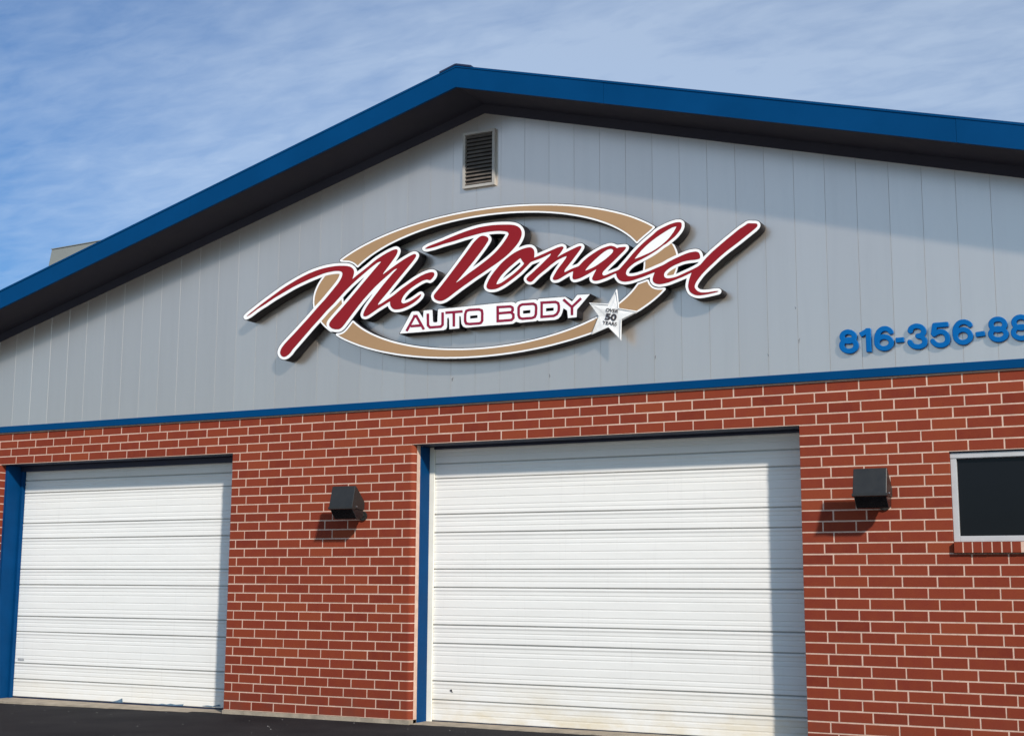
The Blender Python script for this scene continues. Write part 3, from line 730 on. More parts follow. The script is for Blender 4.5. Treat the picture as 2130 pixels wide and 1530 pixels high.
# ------------------------------------------------------------------ sign shapes (metres, x and z in the facade plane)
SHAPES = {
'red_mc': '5906 5129 -24 -3 -25 -6 -55 -18 -49 -20 -68 -31 -54 -29 -81 -52 -72 -43 -75 -43 -59 -37 -2 1 0 4 9 24 6 19 3 15 0 23 -4 13 -5 9 -8 10 -10 10 -11 8 -13 7 -12 5 -29 9 -47 8 -58 6 -63 3 -71 -2 -42 -3 -46 -4 -74 -11 -63 -13 -70 -17 -71 -22 -116 -43 -115 -48 -77 -35 -197 -103 -84 -45 -166 -96 -28 -18 -23 -17 -1 -3 1 0 10 2 38 15 106 58 37 17 73 31 121 58 32 14 242 96 94 31 67 20 69 20 110 27 80 18 42 7 26 3 72 4 34 0 42 -4 15 -4 17 -6 10 -7 4 -6 3 -7 1 -13 -3 -16 -5 -14 -9 -17 -16 -25 -20 -25 -17 -18 -99 -97 -70 -66 -94 -80 -90 -82 -56 -50 -169 -145 -57 -46 -45 -37 -37 -33 -28 -29 -9 -12 -7 -11 -8 -18 -3 -17 0 -11 3 -9 6 -12 7 -8 6 -7 8 -4 11 -6 13 -4 9 0 10 1 19 5 18 9 10 6 24 18 31 36 21 20 46 41 199 183 120 104 48 44 33 29 89 68 147 129 96 74 76 54 168 110 48 28 34 19 16 7 18 6 14 1 10 -1 1 -3 -4 -5 -93 -85 -93 -89 -181 -173 -126 -117 -117 -104 -37 -35 -17 -18 -8 -12 -5 -12 0 -13 3 -10 6 -9 12 -12 14 -9 15 -8 22 -7 18 -4 36 -3 13 1 13 5 11 5 14 9 30 28 125 137 62 65 70 70 70 61 78 66 79 58 155 104 19 10 14 5 17 1 2 -1 -2 -3 -43 -33 -126 -120 -132 -138 -67 -74 -32 -40 -14 -21 -12 -22 -7 -16 -3 -15 1 -9 4 -8 5 -3 7 -3 11 -2 16 2 22 7 36 17 89 46 110 50 47 20 3 0 2 -3 1 -26 7 -21 7 -11 12 -14 12 -10 16 -8 14 -4 29 -2 26 0 33 4 37 8 24 7 31 11 32 13 40 20 27 16 26 19 18 18 9 14 2 7 -1 4 -4 2 -5 0 -16 -7 -42 -23 -26 -13 -29 -13 -23 -9 -29 -9 -22 -5 -20 -3 -10 1 -8 1 -9 5 -7 6 -3 6 -2 8 2 10 8 22 11 18 15 19 16 16 31 25 18 13 31 19 61 31 58 25 22 8 19 4 23 3 13 1 7 -1 21 -8 9 -1 10 2 10 7 17 15 9 11 8 15 1 7 0 10 -4 9 -8 7 -12 4 -20 2 -30 -3 -42 -8 -23 -7 -34 -11 -47 -20 -57 -27 -127 -67 -57 -34 -56 -35 -33 -18 -128 -62 -16 -6 -19 -5 -11 -2 -4 1 1 4 6 10 21 24 91 87 78 79 234 229 34 36 9 12 10 12 6 13 1 8 -3 9 -7 6 -11 3 -11 0 -12 -3 -20 -6 -25 -9 -59 -24 -71 -34 -82 -43 -121 -67 -8 -2 -1 1 1 4 11 15 84 91 29 33 37 44 16 25 6 13 3 11 1 11 -2 10 -3 4 -8 5 -8 2',
'red_d': '7246 5254 -54 4 -51 3 -40 0 -61 -1 -62 -3 -26 -3 -64 -9 -78 -14 -98 -21 -93 -24 -95 -26 -161 -37 -32 -9 -19 -9 -15 -8 0 -3 2 -1 8 -3 9 -1 31 1 46 5 41 6 88 17 135 19 139 24 155 21 75 8 48 2 39 1 40 -1 41 -2 40 -4 26 -5 32 -6 14 -5 12 -4 6 -5 7 -7 5 -10 0 -4 -4 -9 -13 -22 -20 -27 -21 -26 -24 -27 -25 -25 -31 -30 -39 -31 -19 -14 -46 -32 -74 -45 -74 -43 -94 -50 -96 -59 -46 -23 -12 -5 -1 0 -1 1 3 5 147 143 65 67 91 99 44 51 26 34 12 17 5 11 2 11 -3 9 -4 8 -10 9 -10 7 -17 7 -17 5 -12 1 -14 0 -12 -3 -11 -4 -21 -12 -40 -32 -23 -22 -109 -126 -204 -224 -78 -84 -73 -72 -12 -14 -4 -8 -2 -10 3 -13 4 -8 6 -9 5 -5 9 -7 15 -8 11 -5 24 -7 22 0 19 3 30 9 41 20 97 58 85 48 162 87 79 39 156 80 70 39 46 29 45 32 47 39 38 38 22 25 17 25 14 27 7 20 3 17 0 21 -2 10 -6 15 -8 16 -10 12 -12 10 -13 10 -12 6 -23 10 -27 7 -37 7',
'red_onald': '9249 5041 -17 0 -25 -3 -44 -10 -35 -11 -65 -24 -28 -13 -21 -14 -32 -25 -81 -56 -33 -25 -45 -36 -58 -53 -63 -65 -80 -77 -10 -8 -11 -6 -15 -5 -74 -20 -47 -14 -17 -3 -7 0 -8 4 -4 4 -4 7 -1 6 2 7 8 14 22 20 58 49 32 25 113 94 19 18 10 13 1 5 0 5 -3 3 -4 2 -12 2 -54 1 -14 -2 -9 -4 -4 0 -4 2 -13 12 -14 7 -22 9 -10 2 -10 1 -12 0 -25 -4 -45 -10 -18 -5 -42 -16 -29 -14 -53 -28 -27 -16 -39 -26 -23 -18 -37 -34 -11 -7 -18 -5 -42 -9 -37 -12 -50 -18 -11 -1 -3 0 -1 2 1 7 5 13 8 11 72 76 84 96 15 19 9 14 3 8 0 4 -1 3 -5 4 -11 2 -11 -1 -17 -4 -37 -11 -122 -44 -44 -18 -23 -11 -4 -1 -1 2 1 2 31 33 15 18 21 30 3 8 -1 6 -5 4 -11 5 -10 1 -16 -2 -30 -5 -62 -19 -161 -49 -44 -11 -3 0 -1 3 3 27 0 25 -2 13 -3 12 -7 12 -7 8 -10 8 -13 6 -11 3 -11 2 -22 -1 -28 -3 -35 -7 -39 -11 -24 -8 -26 -11 -24 -12 -28 -15 -50 -31 -30 -21 -34 -27 -30 -29 -41 -41 -30 -34 -20 -25 -21 -31 -14 -27 -6 -13 -6 -16 -1 -13 2 -9 2 -6 10 -10 14 -8 24 -5 10 -1 21 -1 21 1 15 2 22 5 21 7 31 12 27 12 44 23 70 41 61 39 27 20 81 67 9 8 12 10 6 4 16 6 58 13 47 12 45 14 57 21 10 2 4 -1 -1 -4 -11 -17 -12 -12 -21 -15 -76 -63 -56 -42 -23 -18 -30 -22 -32 -22 -14 -12 -9 -10 -1 -6 0 -5 2 -7 5 -6 12 -10 11 -6 13 -3 13 1 11 4 17 12 34 29 30 22 36 24 52 33 53 37 38 22 26 15 30 12 51 17 32 7 2 -1 -1 -5 -5 -11 -8 -12 -28 -33 -51 -56 -22 -28 -26 -38 -9 -16 -7 -12 -3 -8 0 -4 2 -7 4 -6 9 -5 12 -2 21 1 14 3 21 7 19 9 51 24 35 16 25 8 18 5 2 -1 1 -1 0 -7 -7 -48 0 -8 2 -9 4 -6 6 -6 7 -2 9 -1 10 0 26 4 16 3 29 9 62 24 29 13 41 19 27 10 2 -2 -1 -2 -21 -33 -11 -19 -11 -23 -3 -8 0 -9 3 -8 4 -4 11 -7 13 -4 15 -1 19 1 29 4 54 13 42 13 50 18 25 7 2 -1 2 -3 3 -20 7 -17 8 -14 9 -12 6 -6 11 -8 14 -7 17 -5 14 -3 14 -2 26 1 21 1 13 2 33 6 87 19 44 12 81 23 9 2 1 -2 0 -3 -15 -37 -6 -24 1 -14 3 -11 5 -8 8 -8 11 -8 13 -5 12 -4 12 -3 13 -1 22 0 45 5 20 3 25 6 129 37 38 13 50 19 5 1 1 -1 0 -3 -11 -26 -10 -27 -8 -26 -7 -35 -1 -17 3 -17 8 -25 6 -11 4 -6 6 -7 7 -6 11 -8 10 -6 20 -9 22 -6 24 -2 42 1 40 3 71 9 26 4 11 3 1 1 1 2 -3 3 -5 1 -11 1 -25 0 -62 -4 -37 1 -21 2 -15 3 -13 4 -9 5 -12 6 -14 13 -12 16 -4 10 -2 6 1 12 6 18 7 14 11 16 27 33 23 25 24 23 43 37 118 95 38 28 52 36 112 70 166 112 19 16 6 8 3 7 0 8 -2 7 -4 4 -7 4 -11 2 -61 9 -12 -1 -11 -4 -16 -11 -51 -26 -25 -15 -128 -88 -116 -84 -24 -18 -64 -55 -43 -44 -17 -16 -18 -12 -19 -10 -45 -18 -135 -46 -33 -11 -34 -6 -31 -3 -28 0 -14 3 -7 2 -7 4 -7 6 -4 7 -2 6 -2 10 2 11 4 9 5 8 5 5 16 14 16 10 28 16 18 8 31 12 65 20 20 4 33 4 40 2 43 -1 18 1 20 2 14 3 3 3 2 4 2 7 0 10 -3 16 -6 16 -7 8 -8 6 -12 5 -14 3 -15 0 -38 -2 -23 -4 -30 -7 -60 -19 -57 -19 -57 -22 -50 -23 -17 -7 -145 -45 -57 -14 -48 -11 -30 -6 -24 -3 -25 -1 -24 1 -15 3 -12 4 -8 6 -9 11 -3 9 0 7 3 13 7 14 9 12 11 10 10 9 26 18 16 10 14 8 21 9 59 22 64 26 48 22 42 21 28 16 49 31 36 18 13 8 71 48 18 15 28 29 17 21 7 10 6 13 5 18 0 24 -2 5 -2 4 -8 5 -10 4|9233 4999 3 0 2 -3 -8 -15 -23 -36 -29 -35 -18 -20 -28 -25 -30 -22 -36 -25 -36 -20 -23 -13 -39 -18 -29 -11 -93 -29 -24 -7 -32 -7 -3 0 -2 1 1 3 4 5 31 34 39 38 39 33 17 13 36 26 36 23 31 19 53 29 42 21 43 20 37 15 15 3|8515 4846 11 -1 12 -5 4 -3 4 -5 2 -8 -2 -8 -6 -10 -7 -8 -18 -15 -30 -22 -36 -24 -45 -25 -34 -19 -25 -12 -38 -15 -47 -14 -20 -5 -4 -1 -2 1 1 5 10 14 37 36 60 50 74 53 31 19 23 11 17 7 15 3|7477 4859 4 -2 25 -39 11 -11 3 -5 1 -4 -1 -5 -9 -11 -11 -10 -43 -35 -38 -27 -37 -24 -87 -50 -42 -21 -23 -8 -16 -3 -19 -1 -3 3 2 9 5 12 18 28 21 26 13 14 33 31 60 47 66 45 57 36',
'white_mc': '5910 5162 -21 -1 -16 -3 -45 -12 -49 -16 -79 -33 -53 -25 -37 -20 -82 -53 -73 -44 -53 -29 -3 1 -7 23 -12 21 -10 13 -17 15 -11 8 -26 15 -28 10 -33 8 -18 2 -13 2 -67 7 -48 3 -64 -1 -64 -3 -55 -6 -73 -11 -62 -12 -71 -18 -80 -25 -116 -43 -115 -47 -78 -36 -197 -102 -84 -46 -166 -95 -55 -37 -16 -13 -6 -8 -3 -11 3 -11 9 -12 6 -5 9 -5 15 -5 16 2 35 11 33 14 105 57 37 18 73 31 121 57 32 14 226 90 38 14 61 20 89 27 84 23 116 28 58 12 47 6 65 3 33 0 30 -3 13 -3 4 -2 1 -3 -2 -8 -10 -23 -14 -23 -21 -26 -41 -42 -115 -110 -43 -40 -81 -68 -90 -82 -56 -50 -170 -145 -57 -46 -44 -37 -37 -33 -24 -25 -13 -15 -15 -26 -5 -12 -5 -20 1 -24 5 -13 5 -12 6 -9 8 -10 15 -13 9 -6 17 -8 11 -4 15 -4 17 -1 26 4 26 9 21 12 35 27 31 35 20 20 46 41 199 183 120 104 80 72 90 68 80 71 67 59 85 67 47 33 54 36 34 22 3 1 2 1 0 -1 -11 -13 -167 -161 -127 -117 -72 -63 -74 -69 -16 -15 -18 -22 -7 -15 -3 -11 0 -19 6 -19 10 -16 21 -21 19 -12 18 -9 15 -6 21 -6 17 -3 41 -3 23 2 21 7 11 6 13 8 15 11 25 25 129 141 83 87 46 44 35 32 34 30 10 6 0 -2 -3 -5 -74 -82 -33 -41 -25 -39 -13 -28 -5 -20 0 -10 4 -15 4 -8 6 -8 11 -10 16 -8 13 -4 18 -2 17 2 16 4 21 7 36 17 88 46 107 48 3 0 2 -1 13 -24 11 -14 15 -13 19 -13 14 -6 22 -7 37 -3 15 0 41 4 32 6 39 10 40 14 33 14 39 19 28 16 17 12 19 16 18 18 11 19 5 14 -1 12 -2 6 -4 7 -13 12 -8 5 -7 2 -9 2 -8 -1 -17 -5 -15 -7 -40 -22 -28 -14 -30 -14 -21 -7 -20 -7 -22 -4 -5 0 -1 3 1 3 9 17 11 14 20 20 18 16 21 15 44 26 75 36 35 14 29 9 16 2 9 0 23 -8 14 -3 17 3 12 4 9 6 19 15 10 9 7 10 11 18 4 15 1 5 -1 16 -4 13 -9 13 -11 11 -15 8 -19 5 -26 3 -35 -3 -34 -7 -32 -8 -60 -22 -45 -19 -42 -21 -128 -67 -26 -15 -102 -63 -18 -9 -7 -2 0 2 4 6 74 75 124 123 84 80 36 38 23 24 17 22 10 18 5 14 0 14 -4 12 -6 10 -11 11 -10 6 -12 6 -10 3 -15 0 -13 -1 -12 -3 -22 -6 -31 -12 -59 -24 -88 -42 -10 -4 -1 1 2 4 32 41 16 26 9 22 3 15 0 7 -1 8 -5 14 -5 9 -10 10 -6 5 -14 7 -15 4',
'white_donald': '9246 5070 -17 0 -31 -4 -44 -10 -35 -10 -73 -27 -28 -14 -21 -13 -31 -25 -82 -56 -33 -25 -53 -43 -58 -53 -62 -64 -83 -79 -8 -4 -9 -4 -96 -26 -1 1 1 2 8 8 42 35 32 24 118 99 25 25 4 6 7 13 2 7 -1 12 -2 8 -5 8 -8 8 -10 6 -12 3 -14 2 -47 1 -26 -1 -26 13 -18 8 -20 6 -18 2 -13 0 -16 -2 -46 -9 -26 -7 -54 -21 -30 -14 -52 -27 -49 -30 -33 -24 -17 -14 -19 -18 -17 -14 -14 -4 -46 -9 -1 2 2 3 39 43 75 86 13 18 10 17 3 14 0 6 -2 9 -5 9 -8 9 -5 4 -9 4 -8 3 -17 2 -24 -3 -46 -14 -76 -27 -5 -1 -2 2 2 14 -2 12 -5 11 -10 10 -14 8 -14 5 -16 2 -18 -1 -23 -4 -29 -7 -184 -56 -22 -6 -1 0 -2 2 -2 23 -4 15 -3 8 -9 17 -18 19 -7 5 -20 11 -20 5 -18 2 -17 0 -21 -1 -17 -3 -25 -5 -37 -9 -4 -1 -1 1 1 3 21 26 12 16 10 16 13 23 8 21 5 18 1 11 0 25 -3 15 -6 18 -7 14 -7 11 -14 16 -15 14 -16 11 -22 12 -15 6 -18 6 -34 8 -23 5 -99 12 -10 0 -48 4 -52 2 -40 0 -60 0 -64 -4 -64 -7 -57 -9 -52 -10 -132 -30 -59 -14 -96 -27 -152 -35 -31 -8 -20 -7 -39 -18 -8 -6 -5 -7 -2 -11 2 -10 6 -10 8 -8 10 -5 21 -7 18 -2 13 0 47 4 46 5 108 21 134 19 138 24 94 13 5 0 2 -2 -3 -4 -23 -20 -17 -18 -105 -120 -227 -251 -68 -70 -70 -70 -11 -21 -3 -15 0 -10 6 -18 6 -13 8 -11 13 -13 14 -9 23 -12 22 -8 18 -5 18 -1 24 2 26 6 24 8 42 20 138 82 185 101 176 90 7 2 1 0 1 -1 -2 -4 -39 -47 -28 -44 -11 -20 -8 -18 -5 -18 -2 -11 0 -10 4 -16 5 -10 6 -8 11 -11 6 -4 19 -10 18 -6 14 -3 19 -1 21 -1 20 1 17 3 18 3 23 7 29 10 43 19 43 23 72 42 67 44 22 16 102 85 12 5 26 6 44 10 10 1 0 -2 -9 -8 -56 -42 -23 -19 -31 -22 -32 -21 -19 -15 -9 -10 -8 -13 -2 -9 0 -7 0 -6 3 -10 9 -16 13 -14 15 -10 12 -6 10 -3 10 -2 8 -1 20 2 20 7 15 11 33 28 20 16 32 22 67 42 53 37 38 23 25 13 8 3 1 -2 -1 -2 -30 -35 -20 -26 -21 -28 -20 -32 -7 -15 -3 -11 -1 -7 0 -7 4 -12 6 -11 13 -13 12 -7 12 -3 16 -2 13 0 14 1 14 3 30 12 83 38 8 3 2 -3 1 -15 2 -13 8 -16 10 -11 5 -4 12 -7 12 -3 14 -1 10 0 22 3 26 5 26 8 73 28 4 1 1 -3 -3 -13 0 -14 4 -12 6 -11 11 -11 13 -8 10 -4 16 -5 20 -2 13 0 43 6 54 13 41 13 40 15 4 1 3 -2 9 -18 11 -16 6 -8 13 -14 11 -8 20 -10 22 -7 17 -4 20 -2 17 0 19 1 30 3 104 22 86 23 5 1 2 -3 -2 -13 0 -10 1 -10 3 -12 10 -18 16 -18 14 -10 22 -9 25 -7 22 -2 20 1 45 4 25 4 23 5 106 30 57 18 2 -1 0 -3 -6 -23 -7 -36 -1 -25 5 -22 7 -21 9 -19 6 -8 11 -13 8 -6 11 -9 15 -8 20 -10 20 -6 11 -3 31 -3 41 1 40 4 71 9 41 7 9 3 9 8 4 7 2 8 0 10 -4 9 -7 8 -6 4 -13 5 -21 2 -25 0 -52 -3 -25 0 -35 2 -22 5 -12 5 -9 7 -7 6 -6 10 -1 3 1 5 4 13 4 7 11 16 27 33 22 25 24 23 36 30 118 96 37 27 53 36 112 70 155 105 13 9 23 21 6 8 6 11 3 10 0 13 -1 7 -5 11 -8 10 -8 6 -10 5 -14 4 -33 4 -10 3 -28 3 -16 -2 -16 -5 -19 -12 -50 -26 -24 -15 -130 -88 -140 -102 -77 -66 -1 0 -2 2 0 11 -5 20 -8 21 -4 5 -10 11 -8 7 -8 5 -9 4 -10 3 -15 3 -20 1 -38 -2 -26 -4 -20 -5 -74 -22 -53 -18 -67 -25 -58 -27 -147 -46 -56 -14 -70 -15 -34 -4 -18 -1 -20 1 -12 2 -4 3 0 6 3 8 9 12 10 10 29 21 18 11 32 15 60 22 92 39 31 15 33 17 30 18 44 28 37 17 14 9 70 48 26 22 10 10 27 30 12 16 7 12 5 13 6 20 0 32 -2 10 -5 11 -8 8 -8 6 -10 6 -14 5|7194 5159 37 -4 42 -7 22 -6 2 -3 -1 -2 -27 -37 -27 -33 -40 -43 -31 -29 -31 -25 -46 -33 -36 -23 -57 -35 -51 -29 -43 -23 -3 -1 -1 1 1 3 66 70 85 95 45 56 17 26 5 10 3 15 0 8 -2 9 -2 7 -7 13 -7 9 -10 9 0 3 3 1 30 1 28 -1|9460 4608 4 0 1 -2 -1 -2 -5 -5 -14 -9 -15 -7 -37 -15 -33 -13 -114 -38 -24 -7 -30 -5 -36 -3 -20 2 -5 1 -2 3 0 5 2 4 7 10 16 12 19 11 25 13 33 13 28 10 39 11 18 4 15 2 45 3 53 0|7466 4814 4 1 2 -3 7 -10 0 -3 -6 -7 -33 -27 -40 -28 -37 -24 -84 -48 -7 -3 -3 1 10 12 33 31 28 22 51 38 37 25',
'ring_white': '7658 5433 -87 9 -10 0 -23 3 -10 0 -20 3 -10 0 -41 3 -103 7 -97 4 -121 3 -93 1 -120 -2 -81 -2 -84 -3 -114 -7 -129 -10 -98 -9 -111 -13 -98 -14 -108 -17 -95 -17 -121 -25 -116 -28 -128 -35 -129 -41 -76 -27 -100 -40 -83 -38 -45 -23 -41 -23 -6 -5 -1 -8 3 -8 8 -7 14 -4 44 -5 13 -3 19 -2 28 -6 24 -8 15 -7 26 -14 10 -8 31 -30 7 -3 8 0 7 2 43 32 57 36 70 40 46 23 73 33 71 30 74 27 70 22 69 21 92 24 83 20 77 16 90 17 57 9 111 16 57 6 61 7 112 10 96 6 84 3 92 2 96 1 77 -1 89 -3 95 -5 40 -4 10 0 21 -2 10 0 24 -3 10 0 38 -5 13 0 167 -20 13 -3 35 -5 10 -2 23 -3 10 -3 41 -6 121 -24 73 -17 95 -25 48 -14 80 -25 70 -25 55 -21 74 -32 37 -17 53 -27 36 -21 46 -27 46 -32 36 -27 42 -36 23 -23 40 -43 6 -4 7 -1 5 1 3 2 26 22 45 33 70 48 41 32 4 5 1 5 -2 7 -7 7 -57 38 -65 37 -59 31 -55 26 -54 23 -56 23 -72 27 -79 26 -62 20 -72 20 -75 20 -56 14 -94 20 -89 18 -37 6 -10 3 -17 2 -10 3 -57 8 -10 3 -40 5 -12 2|8919 4485 -7 0 -39 -11 -62 -14 -7 -7 -17 -21 -28 -31 -30 -29 -44 -37 -16 -12 -58 -41 -64 -38 -39 -22 -41 -20 -63 -30 -85 -34 -71 -26 -82 -27 -96 -27 -80 -20 -111 -25 -111 -21 -126 -20 -116 -14 -79 -8 -90 -7 -148 -8 -147 -3 -70 0 -92 1 -55 3 -10 0 -35 2 -12 0 -193 14 -10 2 -35 3 -10 2 -25 2 -10 2 -18 1 -49 7 -74 11 -75 12 -103 20 -58 13 -96 23 -44 12 -68 20 -63 20 -105 38 -57 24 -52 22 -53 27 -50 27 -40 24 -44 28 -48 36 -38 32 -5 2 -6 2 -8 -1 -8 -5 -69 -74 -24 -20 -17 -12 -14 -6 -26 -9 -18 -2 -25 2 -9 -1 -7 -4 -5 -5 -1 -6 2 -5 3 -5 7 -6 58 -33 56 -28 52 -23 73 -31 64 -25 49 -17 61 -21 60 -18 75 -22 89 -23 140 -32 63 -13 100 -18 145 -22 92 -12 50 -5 11 -2 76 -7 12 -2 78 -6 12 -2 59 -4 13 0 79 -6 12 1 40 -3 11 0 28 -1 10 0 52 -2 9 0 86 -2 92 0 155 3 155 7 159 11 141 14 87 10 107 15 142 24 81 15 77 16 91 21 74 18 52 14 89 27 61 19 65 23 62 23 55 23 60 26 48 23 38 19 58 32 38 22 43 28 43 31 38 30 35 31 9 9 2 4 1 6 -1 5 -5 5 -5 4 -8 0 -30 -1 -31 3 -13 2 -17 6 -14 6 -9 5 -9 7 -19 20 -5 7 -6 13 -8 24 -7 7',
'ring_near': '9179 4831 -31 -20 -39 -19 -44 -28 -30 -18 -44 -23 -72 -32 -37 -23 -2 -4 -1 -27 -3 -24 -5 -24 1 -4 2 -1 3 0 48 13 154 47 58 27 110 40 1 3 -1 7 -9 33 -11 26 -16 33 -5 5 -20 12 -4 2|9241 4579 -32 -11 -18 -8 -29 -16 -15 -10 -10 -8 -7 -10 -1 -5 0 -3 2 -3 2 -1 22 -2 18 1 19 2 29 6 2 2 6 13 13 37 3 14 -1 2|5110 4929 -28 0 -65 -3 -45 -6 -46 -9 -7 -4 -30 -34 -33 -46 -25 -46 -16 -38 -6 -20 -6 -25 -4 -28 -1 -20 1 -41 7 -37 2 -10 4 -4 5 3 15 13 86 73 42 39 140 135 31 35 21 32 9 20 2 11 -3 4 -10 2|5214 4638 -91 -80 -90 -68 -119 -106 0 -3 2 -3 30 -31 35 -32 48 -38 27 -18 23 -2 5 0 2 1 -2 3 -30 14 -15 10 -15 13 -12 15 -8 14 -4 15 -1 18 4 12 3 8 13 19 25 25 74 69 72 63 32 30 2 5 -6 43 -1 3',
'ring_tan': '7662 5414 -87 9 -10 0 -23 3 -10 0 -20 2 -10 0 -40 4 -103 6 -98 4 -120 4 -93 0 -121 -1 -81 -2 -84 -4 -113 -6 -129 -10 -94 -9 -115 -14 -81 -11 -84 -13 -87 -15 -132 -26 -101 -23 -92 -24 -114 -32 -126 -42 -104 -39 -85 -37 -60 -29 -43 -22 -7 -5 0 -1 3 -3 36 -4 45 -7 18 -5 25 -9 15 -7 25 -14 14 -10 24 -22 5 -2 4 1 50 35 42 27 70 40 48 24 76 35 71 29 74 27 70 22 69 21 92 25 83 19 77 16 95 17 57 10 111 16 62 6 56 7 112 9 96 6 84 4 92 2 96 0 77 -1 89 -3 95 -5 41 -3 10 0 20 -3 10 0 25 -3 10 0 37 -4 14 -1 174 -21 14 -3 36 -5 10 -2 22 -3 10 -3 41 -6 121 -24 74 -17 94 -25 48 -14 80 -25 71 -25 54 -21 79 -34 36 -17 54 -28 36 -20 45 -28 47 -32 39 -29 34 -29 30 -29 26 -28 8 -10 5 -3 4 1 21 18 45 33 70 48 19 14 15 14 -1 3 -2 2 -24 15 -25 17 -36 21 -47 25 -72 36 -50 23 -78 32 -67 24 -46 16 -72 24 -52 15 -123 33 -57 14 -93 21 -89 17 -37 7 -10 2 -17 2 -10 3 -57 8 -10 3 -41 5 -11 3|8915 4466 -95 -23 -31 -37 -23 -24 -22 -22 -48 -41 -45 -33 -28 -19 -35 -21 -47 -27 -66 -34 -76 -35 -83 -34 -60 -21 -52 -18 -108 -32 -95 -24 -95 -21 -80 -16 -96 -17 -139 -20 -116 -13 -80 -7 -88 -6 -143 -6 -97 -2 -70 0 -93 2 -54 2 -10 0 -36 2 -16 0 -194 15 -14 2 -34 3 -11 2 -24 2 -11 2 -43 5 -81 11 -62 10 -79 14 -111 23 -97 24 -48 13 -65 18 -63 21 -85 30 -48 19 -53 23 -55 25 -29 15 -51 27 -39 23 -49 32 -38 28 -35 29 -8 5 -3 0 -3 -3 -63 -67 -12 -10 -22 -18 -11 -7 -14 -7 -23 -8 -15 -3 -14 -2 -12 0 -2 -1 2 -3 5 -3 32 -18 56 -28 53 -24 74 -31 63 -25 42 -15 63 -21 58 -18 112 -32 62 -15 76 -18 97 -21 69 -13 127 -21 71 -11 92 -12 50 -5 11 -2 27 -2 11 -2 38 -3 10 -2 79 -6 13 -2 50 -3 13 0 80 -6 11 0 79 -4 11 1 51 -3 9 1 87 -2 138 0 169 5 161 8 93 8 71 6 157 18 111 15 70 11 150 27 76 16 88 20 125 32 74 22 76 24 65 23 62 23 56 23 58 25 50 23 36 19 42 23 51 30 43 28 44 31 39 31 29 27 0 1 -2 1 -20 0 -33 3 -13 3 -22 7 -22 11 -14 10 -22 24 -6 9 -7 13 -6 18 -1 2',
'ring_tan_near': '9178 4830 -30 -19 -39 -19 -44 -28 -29 -17 -45 -24 -72 -31 -19 -13 -2 -3 0 -46 -7 -41 2 -1 9 2 30 9 147 45 57 26 95 35 0 4 -7 29 -12 34 -13 27 -9 17 -8 13 -2 1|9221 4573 -30 -13 -29 -16 -15 -10 -10 -8 -7 -10 -1 -8 1 -2 2 -2 23 -2 10 0 27 3 7 2 4 7 9 20 10 25 3 13 -1 1|5110 4929 -28 0 -63 -3 -29 -3 -26 -5 -16 -15 -38 -42 -30 -42 -22 -39 -19 -43 -11 -39 -4 -24 -1 -22 -2 -6 1 -36 5 -28 2 -7 2 -1 21 18 66 55 42 39 140 135 32 37 13 18 12 23 5 12 2 9 -3 3 -11 3|5193 4619 -69 -60 -92 -70 -31 -27 -47 -44 -24 -20 -2 -3 2 -3 17 -18 25 -24 26 -23 6 -2 0 1 -4 13 -1 21 7 19 14 21 15 17 37 34 108 95 24 24 1 2 -7 32 -1 11 -2 4',
'cab_mc': '5906 5170 -36 -5 -46 -11 -49 -16 -79 -34 -89 -45 -82 -53 -115 -67 -5 2 -7 17 -16 24 -24 23 -16 11 -29 15 -27 9 -28 6 -36 6 -68 7 -48 2 -65 -1 -63 -3 -55 -6 -74 -10 -62 -13 -72 -18 -79 -24 -116 -43 -115 -47 -78 -36 -197 -102 -114 -63 -136 -79 -73 -50 -8 -10 -4 -11 2 -13 7 -14 15 -13 13 -7 18 -3 16 1 35 11 33 14 105 58 109 48 127 60 227 92 68 25 99 32 94 27 101 26 85 19 47 8 59 5 62 1 28 -3 6 -3 1 -4 -16 -34 -28 -36 -42 -43 -144 -137 -94 -80 -116 -106 -180 -155 -103 -83 -45 -40 -26 -24 -22 -26 -14 -23 -5 -12 -6 -25 1 -26 5 -14 7 -15 10 -13 25 -22 28 -15 27 -6 17 -1 17 2 36 11 22 11 41 32 29 34 21 21 245 223 124 109 76 68 86 65 25 21 125 111 81 63 48 35 17 9 -2 -5 -15 -16 -99 -93 -126 -117 -147 -132 -15 -15 -18 -23 -8 -14 -3 -17 1 -24 11 -23 14 -17 20 -18 29 -16 22 -9 34 -9 51 -4 20 3 18 6 16 7 12 7 21 16 23 23 165 180 42 43 15 12 -33 -53 -14 -28 -6 -23 1 -19 3 -13 6 -9 20 -19 16 -9 11 -3 26 -3 18 2 12 3 34 12 113 59 100 45 6 -3 12 -19 25 -25 11 -8 17 -9 32 -11 41 -3 28 1 34 3 41 9 69 23 42 18 38 20 30 20 24 18 18 19 12 18 5 16 1 13 -3 11 -8 11 -15 14 -17 7 -17 1 -20 -6 -82 -42 -52 -22 -26 -8 -4 3 2 5 12 15 19 20 17 15 18 13 44 26 75 36 35 15 30 8 20 2 29 -10 12 -1 17 3 12 4 9 6 34 28 17 28 5 21 0 20 -5 14 -8 12 -16 15 -15 8 -17 6 -32 3 -20 -1 -50 -8 -32 -9 -61 -22 -88 -40 -127 -67 -98 -59 -8 -3 5 8 37 37 244 241 23 25 17 23 10 16 5 18 -1 16 -4 13 -5 9 -17 16 -9 6 -12 6 -10 2 -19 2 -28 -5 -52 -17 -47 -19 -69 -32 -6 -2 0 4 23 36 8 17 6 25 -1 19 -4 11 -6 12 -18 17 -22 11 -11 3',
